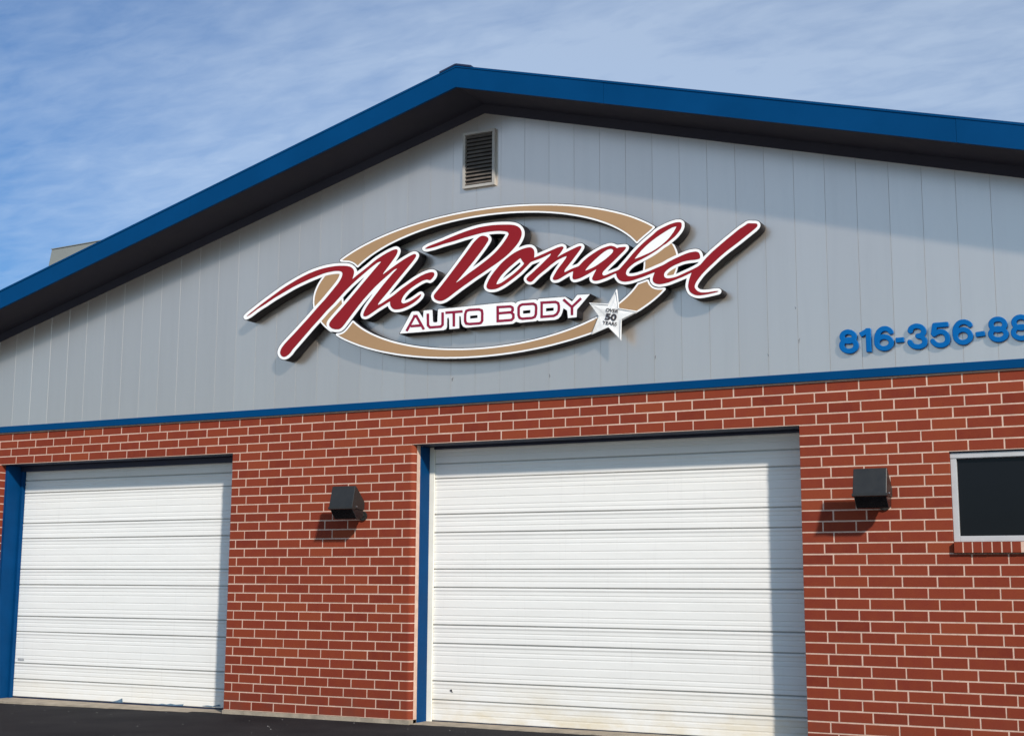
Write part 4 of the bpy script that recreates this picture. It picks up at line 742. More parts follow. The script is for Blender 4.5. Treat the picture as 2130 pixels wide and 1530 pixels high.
'cab_donald': '9243 5077 -17 -1 -30 -4 -44 -9 -35 -11 -73 -26 -33 -17 -17 -11 -31 -25 -82 -56 -89 -71 -59 -53 -63 -65 -79 -75 -16 -7 -61 -16 -2 1 0 1 4 5 50 39 123 103 27 27 7 13 3 7 -1 23 -3 8 -4 6 -12 12 -9 6 -12 3 -20 3 -45 1 -24 -1 -25 13 -27 10 -12 3 -21 3 -30 -3 -46 -9 -26 -7 -41 -15 -28 -12 -42 -21 -52 -30 -40 -26 -35 -27 -32 -29 -15 -5 -21 -4 -1 3 2 3 100 114 12 17 10 18 3 15 0 9 -3 9 -5 10 -11 11 -14 10 -10 3 -20 2 -22 -3 -48 -14 -68 -23 -3 2 -2 15 -5 11 -17 17 -12 6 -14 5 -22 3 -18 -1 -23 -4 -29 -8 -195 -58 -3 2 -3 16 -5 18 -11 20 -22 24 -26 15 -22 7 -38 2 -29 -2 -48 -9 -5 0 1 4 25 34 12 21 10 22 8 34 0 34 -3 14 -7 19 -12 21 -9 12 -24 23 -13 10 -20 12 -15 6 -33 11 -50 10 -103 12 -59 5 -78 3 -91 -2 -71 -5 -70 -10 -78 -14 -132 -29 -155 -41 -183 -44 -20 -7 -39 -17 -12 -10 -5 -8 -3 -12 2 -14 6 -10 13 -12 11 -6 22 -7 22 -2 14 0 46 4 46 5 109 21 134 19 138 24 65 9 6 -1 -2 -5 -32 -33 -96 -111 -203 -225 -79 -83 -83 -84 -9 -15 -3 -9 -2 -12 1 -15 5 -18 7 -13 8 -11 19 -17 13 -9 28 -15 35 -9 22 -2 25 2 26 6 24 8 42 21 138 81 185 101 148 74 2 0 -2 -4 -26 -36 -28 -49 -13 -34 -1 -25 3 -16 5 -12 7 -8 17 -17 24 -13 31 -8 44 -3 39 4 41 10 43 16 62 30 68 40 65 41 38 27 101 85 13 6 40 8 5 0 -3 -6 -56 -43 -64 -44 -24 -20 -9 -10 -8 -19 0 -18 4 -13 9 -16 17 -17 16 -10 20 -8 23 -4 18 1 23 8 16 12 34 29 30 22 87 57 53 36 35 21 2 -2 -2 -3 -32 -42 -28 -43 -11 -20 -5 -17 1 -19 3 -8 6 -11 17 -17 13 -7 12 -4 21 -2 13 0 27 5 32 11 79 37 3 -2 4 -22 8 -16 18 -17 11 -6 12 -4 24 -2 53 8 27 8 60 23 4 0 2 -2 1 -16 2 -9 4 -9 6 -8 12 -13 14 -8 11 -5 16 -4 24 -2 12 0 42 6 55 12 79 27 4 -3 10 -18 11 -15 17 -17 11 -9 20 -11 18 -6 21 -5 27 -2 34 1 41 4 94 21 79 20 3 -2 1 -25 7 -19 7 -13 21 -22 15 -10 25 -10 19 -5 27 -3 53 4 41 6 23 6 147 42 1 -2 0 -2 -9 -43 0 -31 4 -20 7 -21 11 -24 19 -21 19 -16 18 -11 19 -8 18 -6 12 -3 36 -3 41 1 40 4 71 9 40 7 10 4 12 10 4 7 3 8 0 10 -4 11 -7 9 -9 9 -15 6 -25 2 -102 -3 -29 1 -18 4 -19 8 -9 7 -6 8 -2 4 1 5 7 17 11 16 27 33 22 24 24 24 32 27 118 95 90 63 111 70 157 106 36 29 10 13 5 9 3 9 0 21 -6 17 -9 12 -6 5 -13 8 -16 4 -75 10 -16 -1 -16 -6 -93 -52 -100 -68 -157 -112 -82 -68 -2 0 -1 3 -6 22 -9 18 -17 20 -12 8 -20 9 -20 4 -22 1 -38 -3 -25 -3 -21 -5 -74 -23 -52 -18 -67 -25 -59 -27 -147 -45 -56 -15 -69 -14 -35 -5 -34 0 -8 2 -1 3 1 5 6 8 14 14 39 26 35 17 61 23 90 38 65 33 75 45 37 18 20 13 63 43 41 36 32 36 16 28 8 28 1 36 -3 10 -5 11 -11 12 -8 6 -10 6 -14 5|7196 5152 32 -3 55 -11 1 -3 0 -2 -20 -27 -46 -54 -56 -55 -26 -21 -56 -39 -95 -58 -37 -21 -4 -1 1 4 117 130 46 57 17 26 6 16 1 23 -5 16 -13 23 5 2 14 0|9433 4600 9 -1 0 -3 -29 -13 -56 -21 -113 -38 -25 -7 -29 -6 -27 -2 -15 0 -9 1 -2 3 1 3 9 9 18 13 45 23 51 18 40 12 33 6 53 3|7463 4804 4 1 2 -1 1 -3 -2 -4 -32 -26 -48 -33 -68 -41 -3 -1 -1 1 3 5 46 37 49 34',
'cab_ring': '7655 5440 -87 9 -114 9 -103 7 -112 4 -209 4 -110 -1 -140 -5 -209 -12 -96 -9 -122 -13 -105 -13 -110 -17 -92 -15 -101 -20 -101 -22 -124 -31 -110 -31 -103 -33 -75 -28 -101 -40 -105 -49 -67 -36 -7 -7 -2 -11 4 -11 13 -12 13 -4 76 -9 29 -6 24 -9 41 -21 10 -8 31 -30 10 -4 8 0 10 3 58 41 66 41 94 50 71 32 72 29 74 27 69 23 69 21 92 24 160 36 147 26 166 22 175 17 180 9 188 3 166 -4 95 -5 115 -9 51 -5 161 -20 132 -21 121 -24 74 -17 94 -25 128 -39 71 -25 54 -21 74 -32 37 -17 87 -46 47 -29 37 -24 46 -35 34 -29 31 -29 40 -44 9 -4 8 -1 10 3 26 21 44 33 70 48 46 36 3 4 2 6 -3 12 -13 13 -65 42 -80 45 -66 32 -53 24 -115 47 -116 39 -62 20 -89 25 -151 37 -106 23 -86 16 -146 24|9179 4839 -33 -22 -39 -19 -75 -45 -44 -23 -72 -32 -40 -26 -2 -5 -1 -27 -3 -24 -6 -29 0 -5 5 -4 7 -1 48 12 157 49 59 26 113 42 2 4 -1 7 -9 36 -11 29 -17 34 -8 8 -22 13|9245 4588 -36 -13 -21 -9 -28 -16 -17 -11 -13 -11 -7 -11 -1 -7 1 -5 3 -5 5 -2 11 -2 34 0 37 6 13 3 3 4 6 14 16 46 1 13 -2 4|5106 4936 -28 1 -65 -4 -44 -6 -47 -9 -12 -7 -38 -46 -26 -37 -27 -50 -18 -50 -9 -43 -3 -30 2 -48 10 -53 6 -6 7 -1 20 18 91 78 44 39 140 136 31 36 13 18 13 23 4 14 1 14 -5 5 -12 4|8915 4492 -106 -26 -11 -9 -30 -35 -45 -47 -56 -45 -59 -41 -64 -39 -80 -42 -63 -29 -85 -35 -70 -25 -83 -27 -96 -28 -79 -20 -112 -25 -111 -20 -126 -20 -116 -14 -169 -15 -148 -8 -146 -4 -163 2 -112 5 -187 14 -157 18 -149 24 -161 32 -140 35 -131 40 -105 38 -109 47 -53 26 -50 28 -39 23 -45 29 -47 35 -40 33 -13 5 -13 -2 -10 -8 -70 -74 -19 -17 -17 -11 -14 -7 -26 -9 -18 -2 -25 2 -10 -1 -10 -6 -6 -7 -2 -8 3 -9 13 -14 59 -33 63 -31 46 -21 73 -31 113 -42 121 -39 75 -22 89 -23 140 -31 163 -31 145 -23 153 -19 88 -9 78 -5 12 -3 157 -9 153 -6 152 -2 125 1 190 8 148 9 182 17 194 26 142 23 158 31 91 21 76 19 140 41 87 28 73 26 121 50 106 51 45 25 51 30 67 44 33 25 41 34 31 29 4 8 0 8 -3 6 -8 8 -7 3 -5 1 -36 -2 -26 3 -29 8 -22 10 -11 8 -17 19 -9 17 -6 20 -3 7 -10 9 -8 2|5215 4648 -8 -5 -93 -81 -89 -69 -120 -107 -1 -4 2 -4 31 -33 41 -37 51 -40 19 -13 6 -3 34 -3 4 1 5 4 0 6 -3 5 -44 21 -15 12 -13 14 -8 13 -6 16 0 14 3 12 14 26 19 20 186 170 2 7 -6 50 -4 6',
'panel': '8263 4394 -125 5 -56 -62 -3 -2 -1 0 -66 49 -9 6 -5 2 -7 -1 -14 1 -5 0 -14 1 -6 -1 -14 1 -5 0 -14 1 -6 -1 -13 1 -6 0 -14 1 -7 -1 -12 2 -7 -1 -13 1 -7 0 -12 1 -7 -1 -53 2 -6 0 -14 1 -7 -1 -34 2 -11 -2 -9 -12 -2 -2 -21 12 -13 2 -48 -1 -10 1 -4 -1 -10 1 -5 -1 -10 1 -4 -1 -10 1 -4 -1 -10 1 -4 -1 -10 1 -4 -1 -10 1 -5 -1 -10 1 -41 -7 -6 -3 -11 -9 -7 -4 -6 3 -17 11 -27 5 -10 1 -5 -1 -11 1 -5 -1 -11 1 -4 0 -12 0 -4 0 -28 1 -18 -1 -12 1 -4 -1 -12 1 -4 -1 -12 1 -4 -1 -12 1 -4 0 -12 0 -4 0 -12 1 -19 -1 -57 1 -17 -1 -10 1 -18 -1 -10 1 -5 -1 -51 0 -18 0 -10 0 -18 0 -25 0 -18 -1 -10 1 -18 -1 -10 1 -18 -1 -10 1 -18 -1 -10 1 -18 -1 -11 1 -18 -1 -53 0 -62 -1 -12 1 -4 0 -12 1 -5 -1 -12 1 -5 -1 -12 1 -4 -1 -12 1 -5 -1 -78 2 -9 -2 -2 -10 0 -25 -2 -7 1 -25 -2 -7 -1 -56 -1 -7 -2 -2 -12 -5 -29 3 -12 8 -3 13 -2 43 -2 7 0 18 -1 7 -1 18 -1 6 -1 19 -1 2 -41 2 -6 -1 -15 2 -6 -1 -14 1 -6 -1 -14 1 -7 -1 -1 -3 0 -12 -2 -5 -2 -52 -2 -11 -2 0 -6 9 -41 59 -14 12 -35 4 -8 -1 -24 2 -15 -4 -5 -4 -148 -226 1 -1 15 -1 6 1 16 -1 5 1 14 -1 4 0 16 -1 5 1 14 -1 6 1 25 -1 66 -1 6 1 14 -1 5 1 15 -2 23 1 16 -1 22 1 16 -1 4 0 16 -1 23 1 15 -1 23 1 15 -1 23 0 35 -1 23 0 15 0 22 0 16 -1 4 1 12 -1 32 7 3 4 11 19 0 12 1 5 -1 36 2 7 -1 34 8 9 5 5 1 0 10 -20 1 -13 1 -6 1 -42 1 -7 2 -45 1 0 17 -1 4 1 12 -1 5 1 30 -1 4 1 46 -1 2 2 1 2 -2 122 1 3 4 6 3 2 10 -7 3 -8 8 -69 2 -8 20 -29 29 -13 9 -3 66 0 5 1 11 -1 5 1 12 -1 4 1 12 -1 4 1 12 -1 4 1 12 -1 19 1 76 -1 19 1 28 -1 4 1 15 -1 7 0 15 -1 7 1 14 -1 8 0 14 -1 7 1 16 -2 8 1 14 -1 7 1 15 -1 7 0 14 -1 7 1 15 -2 7 1 36 -1 41 2 6 2 29 15 4 0 43 -14 58 0 4 1 11 -1 5 1 11 -1 4 1 12 -1 18 1 27 -1 18 1 11 -1 10 1 16 10 2 -1 10 -8 6 -3 185 -3 39 9 28 25 4 5 14 30 12 42 2 2 1 1 39 -24 3 -3 8 -70 0 -8 1 -2 3 -1 54 1 36 0 5 2 1 2 0 24 1 6 1 29 1 5 1 13 142 144 2 3 -2 2|7853 4289 13 0 2 -1 0 -27 -1 -4 -5 -1 -38 0 -32 0 -12 0 -2 1 0 29 2 3 3 1|7594 4288 2 0 1 -2 -1 -5 0 -19 -2 -6 -1 -2 -79 0 -4 1 -1 3 -1 27 2 3 10 0|6944 4288 14 -1 4 -2 0 -25 -1 -3 -9 -1 -10 1 -4 -1 -52 0 -15 0 -1 1 -1 28 1 2 8 1',
'cab_panel': '8262 4401 -125 4 -5 -2 -50 -55 -6 -4 -68 50 -6 3 -6 1 -103 2 -14 2 -125 2 -54 3 -13 -2 -4 -3 -4 -7 -3 -1 -17 8 -16 2 -157 0 -42 -7 -8 -4 -11 -9 -5 -1 -20 12 -27 5 -13 2 -265 2 -456 -3 -162 3 -12 -2 -4 -6 -1 -10 0 -24 -1 -7 -2 -88 -2 -5 -8 -4 -24 2 -6 3 -2 3 -4 34 -6 95 -2 4 -4 3 -6 1 -44 0 -57 2 -10 -2 -4 -5 -2 -52 -2 -10 -4 2 -33 48 -15 13 -8 3 -65 4 -20 -6 -5 -5 -151 -229 2 -6 8 -4 130 -1 261 -2 16 -1 22 0 35 -1 23 1 15 -1 23 0 15 -1 17 0 31 7 7 4 13 24 1 17 0 36 1 7 0 32 1 3 3 2 2 -2 3 -5 2 -19 0 -43 2 -7 0 -42 4 -7 8 -3 118 0 6 4 2 5 -1 119 0 4 2 1 2 -1 1 -4 9 -68 3 -11 22 -31 31 -15 9 -2 297 0 232 -6 42 2 8 3 27 14 45 -14 181 1 11 1 13 7 4 -1 10 -7 4 -1 187 -3 41 9 29 26 5 7 15 31 9 32 1 4 2 1 24 -15 7 -6 8 -76 4 -5 4 -2 4 0 90 1 8 2 4 5 1 61 2 16 143 144 3 6 -3 6 -6 2|7854 4283 5 0 2 -2 0 -16 -2 -2 -67 -1 -5 1 -2 1 0 16 2 3|7579 4281 8 0 2 -2 0 -15 -2 -3 -61 0 -8 0 -2 1 0 16 2 3 4 1|6946 4281 6 0 2 -2 0 -13 -2 -3 -67 -1 -6 0 -2 2 -1 15 2 2',
'let_A': '6187 4359 -5 -1 -23 2 -3 -1 0 -11 -1 -3 -97 -150 0 -2 2 -1 22 -12 3 -1 5 6 30 46 1 0 2 -1 1 -6 2 -2 26 -1 8 0 54 -1 5 0 15 -1 6 1 16 -1 2 -2 4 -6 14 -23 5 -7 4 0 23 10 0 1 -6 10 -89 142 -5 12 -3 2|6183 4327 4 0 4 -2 46 -76 -2 -1 -51 1 -6 -1 -15 1 -5 0 -16 1 -4 -1 -3 0 -2 2 43 68',
'let_U': '6516 4357 -2 -1 -1 -3 2 -127 -2 -3 -12 -9 -12 -1 -35 1 -6 0 -14 1 -6 -1 -14 1 -6 -1 -15 2 -10 -1 -7 2 -9 9 -5 6 0 3 -1 23 -1 8 -2 88 -2 4 -26 2 -4 -1 1 -53 0 -11 2 -5 1 -63 2 -4 4 -6 24 -23 4 -4 7 -2 12 -1 6 1 15 -2 6 1 16 -1 4 1 15 -1 5 1 36 -2 6 1 18 -1 6 1 28 23 3 5 0 4 -2 135 -4 2',
'let_T': '6762 4359 -20 0 -65 1 -5 0 -49 1 -21 0 -32 1 -6 -2 -1 -2 2 -6 0 -12 1 -4 3 -2 12 -1 4 1 14 -1 4 1 14 -1 24 0 9 -1 3 -1 2 -73 1 -68 3 -2 24 -2 3 1 1 3 -1 140 2 2 4 0 13 0 5 0 68 -1 2 3 -3 22 -3 3',
'let_O': '6974 4363 -5 -1 -19 2 -7 -1 -20 2 -7 -1 -19 2 -6 0 -21 1 -15 0 -35 -8 -5 -1 -4 -5 -15 -39 0 -43 -1 -8 1 -31 16 -32 5 -5 8 -3 35 -6 9 -2 8 0 14 -1 8 1 56 -2 6 1 20 -2 28 5 5 1 4 3 12 20 4 4 2 6 -1 62 2 7 -1 14 -6 28 -3 8 -1 3 -5 5 -40 15|6969 4335 8 0 22 -9 3 -5 4 -15 -1 -78 -9 -15 -3 -1 -18 -3 -111 3 -27 6 -10 18 -1 43 1 7 0 22 9 25 5 2 24 5 20 -2 8 1 19 -2 7 1 19 -2 8 1',
'let_B': '7347 4361 -4 -1 -20 2 -6 -1 -20 2 -7 -1 -19 2 -7 0 -21 1 -7 0 -19 1 -7 0 -16 1 -2 -2 2 -174 3 -3 10 -1 6 1 13 -1 6 0 33 -1 17 0 4 1 13 -1 5 0 50 -1 4 1 19 -1 6 2 8 7 15 13 4 5 2 6 -1 41 -2 5 -16 14 -2 3 1 3 8 8 3 8 0 18 -2 4 0 9 -2 5 -7 8 -25 14 -7 2|7342 4334 16 -2 11 -6 3 -3 0 -15 -6 -9 -4 -2 -111 1 -25 0 -2 1 -1 35 1 4 15 0 21 -2 7 1 19 -2 7 1 20 -2 7 1|7346 4270 19 -2 16 -16 0 -27 -13 -11 -11 -2 -15 1 -21 0 -13 1 -6 -1 -13 1 -6 -1 -25 1 -25 1 -6 -1 -3 1 -1 52 2 3 3 1 13 -1 5 1 12 -1 5 1 13 -1 4 1 13 -1 5 0 12 0 5 0',
'let_O2': '7628 4365 -128 4 -34 -10 -5 -4 -4 -4 -11 -16 -3 -8 0 -84 12 -30 5 -8 10 -6 27 -10 14 -2 23 1 12 -1 5 1 12 -1 5 0 12 0 5 0 12 -1 5 1 12 -1 13 2 21 6 9 3 5 5 12 23 3 9 0 14 1 7 0 24 2 6 0 22 -6 29 -2 6 -6 5 -28 16 -6 2|7625 4338 4 -1 16 -9 2 -4 3 -14 0 -28 -1 -7 -1 -25 -1 -11 -9 -18 -6 -3 -19 -5 -44 1 -4 0 -13 1 -4 -1 -13 1 -4 -1 -13 1 -6 -1 -11 2 -19 7 -9 21 0 75 10 15 10 4 16 5 19 -2 7 1 15 -2 7 1 17 -2 7 1 17 -2 6 1',
'let_D': '7886 4361 -4 -1 -14 2 -6 -1 -20 2 -6 -1 -20 2 -6 -1 -19 2 -7 -1 -45 3 -7 -1 -15 2 -3 -1 -1 -7 2 -10 0 -129 -2 -13 2 -17 3 -2 21 -2 7 2 13 -1 8 0 28 0 4 0 13 -1 22 1 13 -1 26 0 10 3 29 13 6 5 18 28 4 8 2 9 0 18 1 5 0 17 1 7 -10 33 -1 4 -2 3 -9 6 -27 13 -5 2|7860 4335 28 -2 16 -7 4 -3 7 -24 -1 -6 0 -17 -1 -5 -1 -18 -18 -26 -28 -13 -18 0 -29 1 -4 -1 -14 1 -6 -1 -11 1 -4 -1 -13 1 -22 0 -2 2 0 121 2 1 15 0 20 -1 7 0 18 -1 7 0 19 -2 7 1',
'let_Y': '8172 4368 -88 -70 -5 -2 -6 2 -72 67 -10 8 -3 0 -16 -15 -1 -3 60 -54 32 -28 1 -3 1 -78 4 -2 23 -1 1 4 1 76 17 15 5 3 75 59 0 3 -7 9 -9 10',
'dig_8': '10888 3827 -10 0 -10 -2 -10 -3 -9 -4 -12 -6 -8 -8 -8 -10 -3 -7 -4 -13 -1 -14 3 -14 9 -18 -1 -3 -9 -13 -4 -9 -4 -13 0 -12 3 -16 5 -14 12 -16 10 -10 11 -7 15 -7 16 -5 20 -2 6 0 8 1 13 2 13 5 9 5 7 5 12 11 9 14 4 14 2 9 0 6 -2 15 -6 15 -6 11 -9 11 0 2 3 7 5 12 0 15 -3 17 -8 14 -12 13 -9 7 -10 6 -19 6 -7 1 -6 2|10881 3786 17 -1 11 -4 5 -3 5 -3 4 -6 3 -4 2 -5 -1 -5 -3 -6 -2 -2 -14 3 -11 1 -11 1 -8 -1 -16 -3 -3 2 -3 4 -3 7 0 4 1 4 3 5 6 5 3 2 8 3|10923 3699 4 0 5 -3 6 -8 3 -9 1 -7 -1 -6 -4 -7 -4 -5 -7 -6 -8 -3 -16 -3 -18 1 -8 3 -9 4 -6 4 -6 6 -5 8 -3 9 0 4 3 9 2 4 5 5 2 2 3 0 13 -4 13 -2 4 0 9 0 6 0 10 2',
'dig_1': '11076 3824 -15 0 -1 -1 -1 -5 -1 -1 -54 -27 -4 -2 -1 -3 15 -30 3 -4 7 3 32 16 2 0 1 0 0 -15 1 -6 -1 -24 1 -5 -1 -26 1 -5 -1 -23 1 -5 -1 -26 1 -6 0 -22 0 -2 1 -1 2 -1 17 -1 6 0 11 0 1 0 1 2 0 6 1 23 -1 6 0 24 0 5 0 24 0 6 0 25 0 6 0 24 0 6 0 24 0 6 0 25 -1 7 -1 1',
'dig_6': '11230 3831 -18 -2 -4 -1 -7 -2 -13 -7 -10 -7 -12 -10 -6 -7 -6 -12 -7 -14 -6 -17 -5 -26 -1 -49 2 -11 4 -13 8 -13 9 -11 8 -7 14 -9 10 -4 17 -5 23 -2 8 1 15 3 13 4 12 8 9 8 9 11 5 8 5 17 1 8 0 10 -1 7 -2 9 -5 10 -6 10 -9 10 -12 11 -8 4 -12 6 -19 5 -18 2 -9 -1 -20 -5 -2 2 1 4 4 10 5 8 3 2 7 7 5 3 9 4 9 2 16 -1 5 -2 9 -5 3 -2 5 -6 9 -14 8 -4 8 -1 5 1 5 4 4 4 2 4 0 4 0 4 -1 6 -9 15 -9 11 -9 7 -18 10 -17 5|11216 3713 12 0 7 -2 9 -3 7 -5 6 -4 7 -8 2 -5 2 -8 0 -8 -1 -5 -8 -11 -6 -4 -7 -4 -11 -3 -8 -1 -15 1 -7 2 -12 6 -7 6 -7 8 -3 5 -2 9 0 5 4 10 3 5 5 4 13 7 10 3',
'dig_-': '11392 3712 -27 -1 -20 0 -11 0 -1 -3 -1 -3 1 -6 1 -20 1 -5 1 -2 7 -1 29 1 21 0 8 0 1 3 1 6 -1 7 -1 21 0 1 -2 2',
'dig_3': '11518 3831 -6 -1 -10 -1 -17 -6 -13 -6 -5 -4 -9 -8 -3 -3 -5 -12 -5 -17 1 -7 1 -4 3 -6 3 -3 3 -2 4 -2 5 -1 3 0 4 2 6 4 3 4 5 17 4 5 3 3 11 5 10 2 9 1 10 -2 11 -3 10 -6 7 -6 3 -6 2 -5 0 -9 -2 -6 -7 -6 -12 -5 -6 -1 -11 0 -6 -2 -6 -4 -2 -4 -2 -5 0 -6 1 -5 2 -4 5 -6 6 -3 28 -7 5 -3 5 -7 6 -10 2 -9 0 -5 -2 -6 -2 -4 -5 -4 -8 -3 -12 -4 -7 -1 -16 2 -13 3 -14 7 -8 6 -2 3 -3 6 -7 15 -5 5 -7 3 -5 0 -6 0 -3 -2 -5 -5 -2 -3 -2 -4 0 -7 1 -5 5 -13 5 -10 5 -6 10 -10 6 -5 13 -7 16 -7 15 -3 25 -2 8 1 24 6 9 4 7 4 9 9 8 11 2 5 3 12 1 17 -3 14 -8 18 -12 16 -1 2 2 2 6 7 4 5 4 11 3 12 0 6 -1 9 -2 11 -2 5 -7 12 -11 13 -10 8 -7 4 -11 5 -13 4 -11 2',
'dig_5': '11794 3823 -3 0 -9 1 -5 -1 -10 1 -5 -1 -8 1 -6 -1 -8 1 -6 -1 -23 1 -5 -1 -9 1 -5 -1 -8 1 -8 -2 -6 -6 -3 -7 -14 -80 -1 -6 4 -4 4 -8 5 -7 7 -3 9 0 9 5 11 7 4 2 11 4 12 2 14 -1 11 -4 6 -4 5 -5 6 -7 3 -10 2 -9 1 -6 0 -15 -3 -9 -4 -5 -6 -5 -6 -3 -11 -4 -9 0 -15 1 -8 1 -11 6 -11 7 -8 8 -5 11 -6 6 -6 3 -5 0 -8 -2 -7 -6 -3 -8 0 -5 2 -5 3 -9 5 -8 10 -11 8 -8 13 -8 10 -5 8 -3 13 -3 25 -2 9 1 11 3 11 4 7 3 13 9 5 4 8 13 7 19 2 27 -2 9 -4 20 -4 9 -6 12 -9 10 -10 8 -8 5 -17 7 -14 4 -6 0 -16 -1 -19 -5 -2 1 0 2 3 20 1 5 2 1 10 0 9 0 5 0 10 0 5 0 9 0 19 0 23 0 9 0 2 2 0 8 -1 6 1 9 -1 12 -3 2',
'dig_6b': '11930 3834 -12 -1 -4 -1 -14 -5 -14 -8 -15 -15 -7 -9 -9 -16 -5 -13 -4 -13 -2 -10 -1 -26 1 -6 -1 -16 3 -5 1 -12 2 -12 3 -7 5 -11 4 -6 9 -10 15 -13 10 -5 12 -4 15 -4 11 -1 19 2 10 3 10 5 12 7 6 5 4 4 8 10 7 14 4 13 1 16 0 5 -4 15 -4 11 -7 12 -6 8 -9 8 -15 9 -10 5 -17 5 -15 1 -9 0 -14 -3 -9 -3 -5 -2 -2 0 -1 0 1 4 3 7 5 8 6 8 13 8 13 4 6 1 11 -1 13 -4 8 -3 9 -7 7 -10 4 -4 5 -2 6 -1 5 2 5 3 4 5 2 5 0 7 -1 4 -3 7 -1 4 -6 7 -8 6 -14 10 -14 6 -14 4|11928 3724 8 0 7 -2 10 -4 8 -6 6 -5 6 -9 2 -5 2 -8 0 -9 -3 -8 -2 -5 -8 -8 -6 -4 -8 -3 -11 -3 -7 0 -4 -1 -10 2 -5 2 -7 3 -8 6 -8 9 -3 6 -3 8 -1 6 1 9 3 7 2 4 6 6 7 5 8 4 11 3',
'dig_-b': '12107 3712 -54 -4 -8 -1 -1 -1 0 -5 2 -28 1 -2 1 -1 3 -1 3 1 61 3 2 1 1 2 -2 34 -1 1 -1 1',
'dig_8b': '12227 3834 -15 -2 -11 -4 -12 -6 -6 -4 -9 -9 -6 -7 -5 -10 -3 -12 -1 -18 2 -10 3 -8 8 -17 -11 -14 -6 -11 -3 -12 0 -14 2 -10 2 -7 7 -14 9 -11 10 -8 12 -8 9 -4 14 -4 12 -2 10 -1 7 1 9 0 14 4 10 3 10 6 6 4 10 10 6 8 6 12 1 5 2 10 -1 10 -2 11 -3 8 -4 7 -6 9 -5 5 0 1 9 15 3 8 2 6 0 18 -3 14 -3 8 -4 8 -10 12 -12 10 -9 5 -14 6 -8 2|12229 3795 15 -1 8 -2 6 -2 8 -5 5 -5 3 -6 2 -5 1 -7 0 -4 -1 -3 -4 -7 -5 -5 -2 -1 -2 0 -13 3 -7 1 -14 1 -19 -2 -2 0 -4 3 -4 6 -4 9 0 11 2 5 4 5 7 5 5 2 7 3|12262 3699 5 0 8 -7 4 -5 3 -7 1 -4 0 -4 -2 -6 -1 -4 -7 -6 -7 -4 -10 -4 -10 -2 -9 0 -14 2 -13 4 -7 5 -5 4 -6 7 -2 5 -2 5 0 6 3 6 4 6 7 5 5 1 11 -3 8 -2 13 -1 13 1',
'dig_8c': '12429 3837 -9 -1 -13 -2 -10 -3 -7 -4 -11 -7 -7 -7 -11 -15 -3 -7 -3 -11 -1 -13 2 -11 3 -10 10 -17 -1 -3 -10 -10 -6 -11 -4 -12 -1 -18 2 -14 6 -13 5 -7 6 -8 13 -10 8 -5 12 -6 9 -3 15 -3 14 -1 14 1 9 2 15 4 12 6 11 8 8 10 5 6 3 6 4 12 1 18 -3 13 -2 7 -4 7 -5 8 -7 8 -2 3 0 2 7 11 3 7 1 6 2 11 0 11 -2 7 -5 13 -2 5 -6 9 -8 8 -7 6 -11 7 -12 5 -13 4|12430 3798 6 0 9 -2 7 -3 8 -5 5 -5 4 -5 3 -6 1 -7 -1 -7 -2 -6 -3 -3 -6 -5 -5 0 -11 3 -13 1 -12 0 -12 -2 -4 0 -4 3 -6 8 -2 4 -2 7 0 4 2 4 2 5 2 3 6 6 4 2 6 3 11 3|12459 3700 2 1 3 -1 7 -5 6 -6 5 -7 1 -6 0 -7 -2 -5 -4 -6 -8 -6 -7 -4 -7 -2 -7 -2 -12 -1 -6 0 -10 2 -11 4 -6 3 -7 4 -4 4 -7 8 -3 8 1 8 1 4 4 6 6 6 8 4 2 -1 16 -4 17 -2 8 1',
}

def loops(key):
    out = []
    for part_ in SHAPES[key].split('|'):
        n = list(map(int, part_.split()))
        x, z = n[0], n[1]; pts = [(x / 1000, z / 1000)]
        for i in range(2, len(n), 2):
            x += n[i]; z += n[i + 1]; pts.append((x / 1000, z / 1000))
        out.append(pts)
    return out
def plate(name, polys, y_front, y_back, mat, parent, inv=None, bevel=0.0):
    """solid plate: outline with holes, extruded from y_front to y_back"""
    cu = bpy.data.curves.new(name, 'CURVE'); cu.dimensions = '2D'; cu.fill_mode = 'BOTH'
    cu.extrude = (y_back - y_front) / 2 - bevel; cu.bevel_depth = bevel; cu.bevel_resolution = 1
    for pts in polys:
        sp = cu.splines.new('POLY'); sp.points.add(len(pts) - 1)
        for q, (px, pz) in zip(sp.points, pts): q.co = (px, pz, 0, 1)
        sp.use_cyclic_u = True
    tmp = bpy.data.objects.new('tmp', cu); COL.objects.link(tmp)
    dg = bpy.context.evaluated_depsgraph_get()
    me = bpy.data.meshes.new_from_object(tmp.evaluated_get(dg))
    bpy.data.objects.remove(tmp); bpy.data.curves.remove(cu)
    ym = (y_front + y_back) / 2
    for v in me.vertices:
        px, pz, h = v.co
        v.co = (px, ym - h, pz)
    me.materials.clear(); me.materials.append(mat); me.name = name
    o = bpy.data.objects.new(name, me)
    link(o, parent)
    if inv is not None: o.matrix_parent_inverse = inv
    return o
sign = empty('shop_sign', (7.0, -0.003, 4.3))
tag(sign, 'large red script shop sign with tan oval ring mounted on the grey siding', 'sign')
SI = Matrix.Translation((-7.0, 0.003, -4.3))
YW = -0.160
for nm in ('cab_ring', 'cab_mc', 'cab_donald', 'cab_panel'):
    back = {'cab_ring': -0.0150, 'cab_mc': -0.0158, 'cab_donald': -0.0166, 'cab_panel': -0.0174}[nm]
    front = {'cab_ring': YW, 'cab_mc': YW - 0.0006, 'cab_donald': YW - 0.0012, 'cab_panel': YW}[nm]
    plate('sign_cabinet', loops(nm), front, back, M_CAB, sign, SI)
for lp in loops('ring_white'): plate('oval_border', [lp], YW - 0.0022, YW - 0.0003, M_SWHITE, sign, SI)
for lp in loops('ring_near'): plate('oval_border', [lp], YW - 0.0022, YW - 0.0003, M_SWHITE, sign, SI)
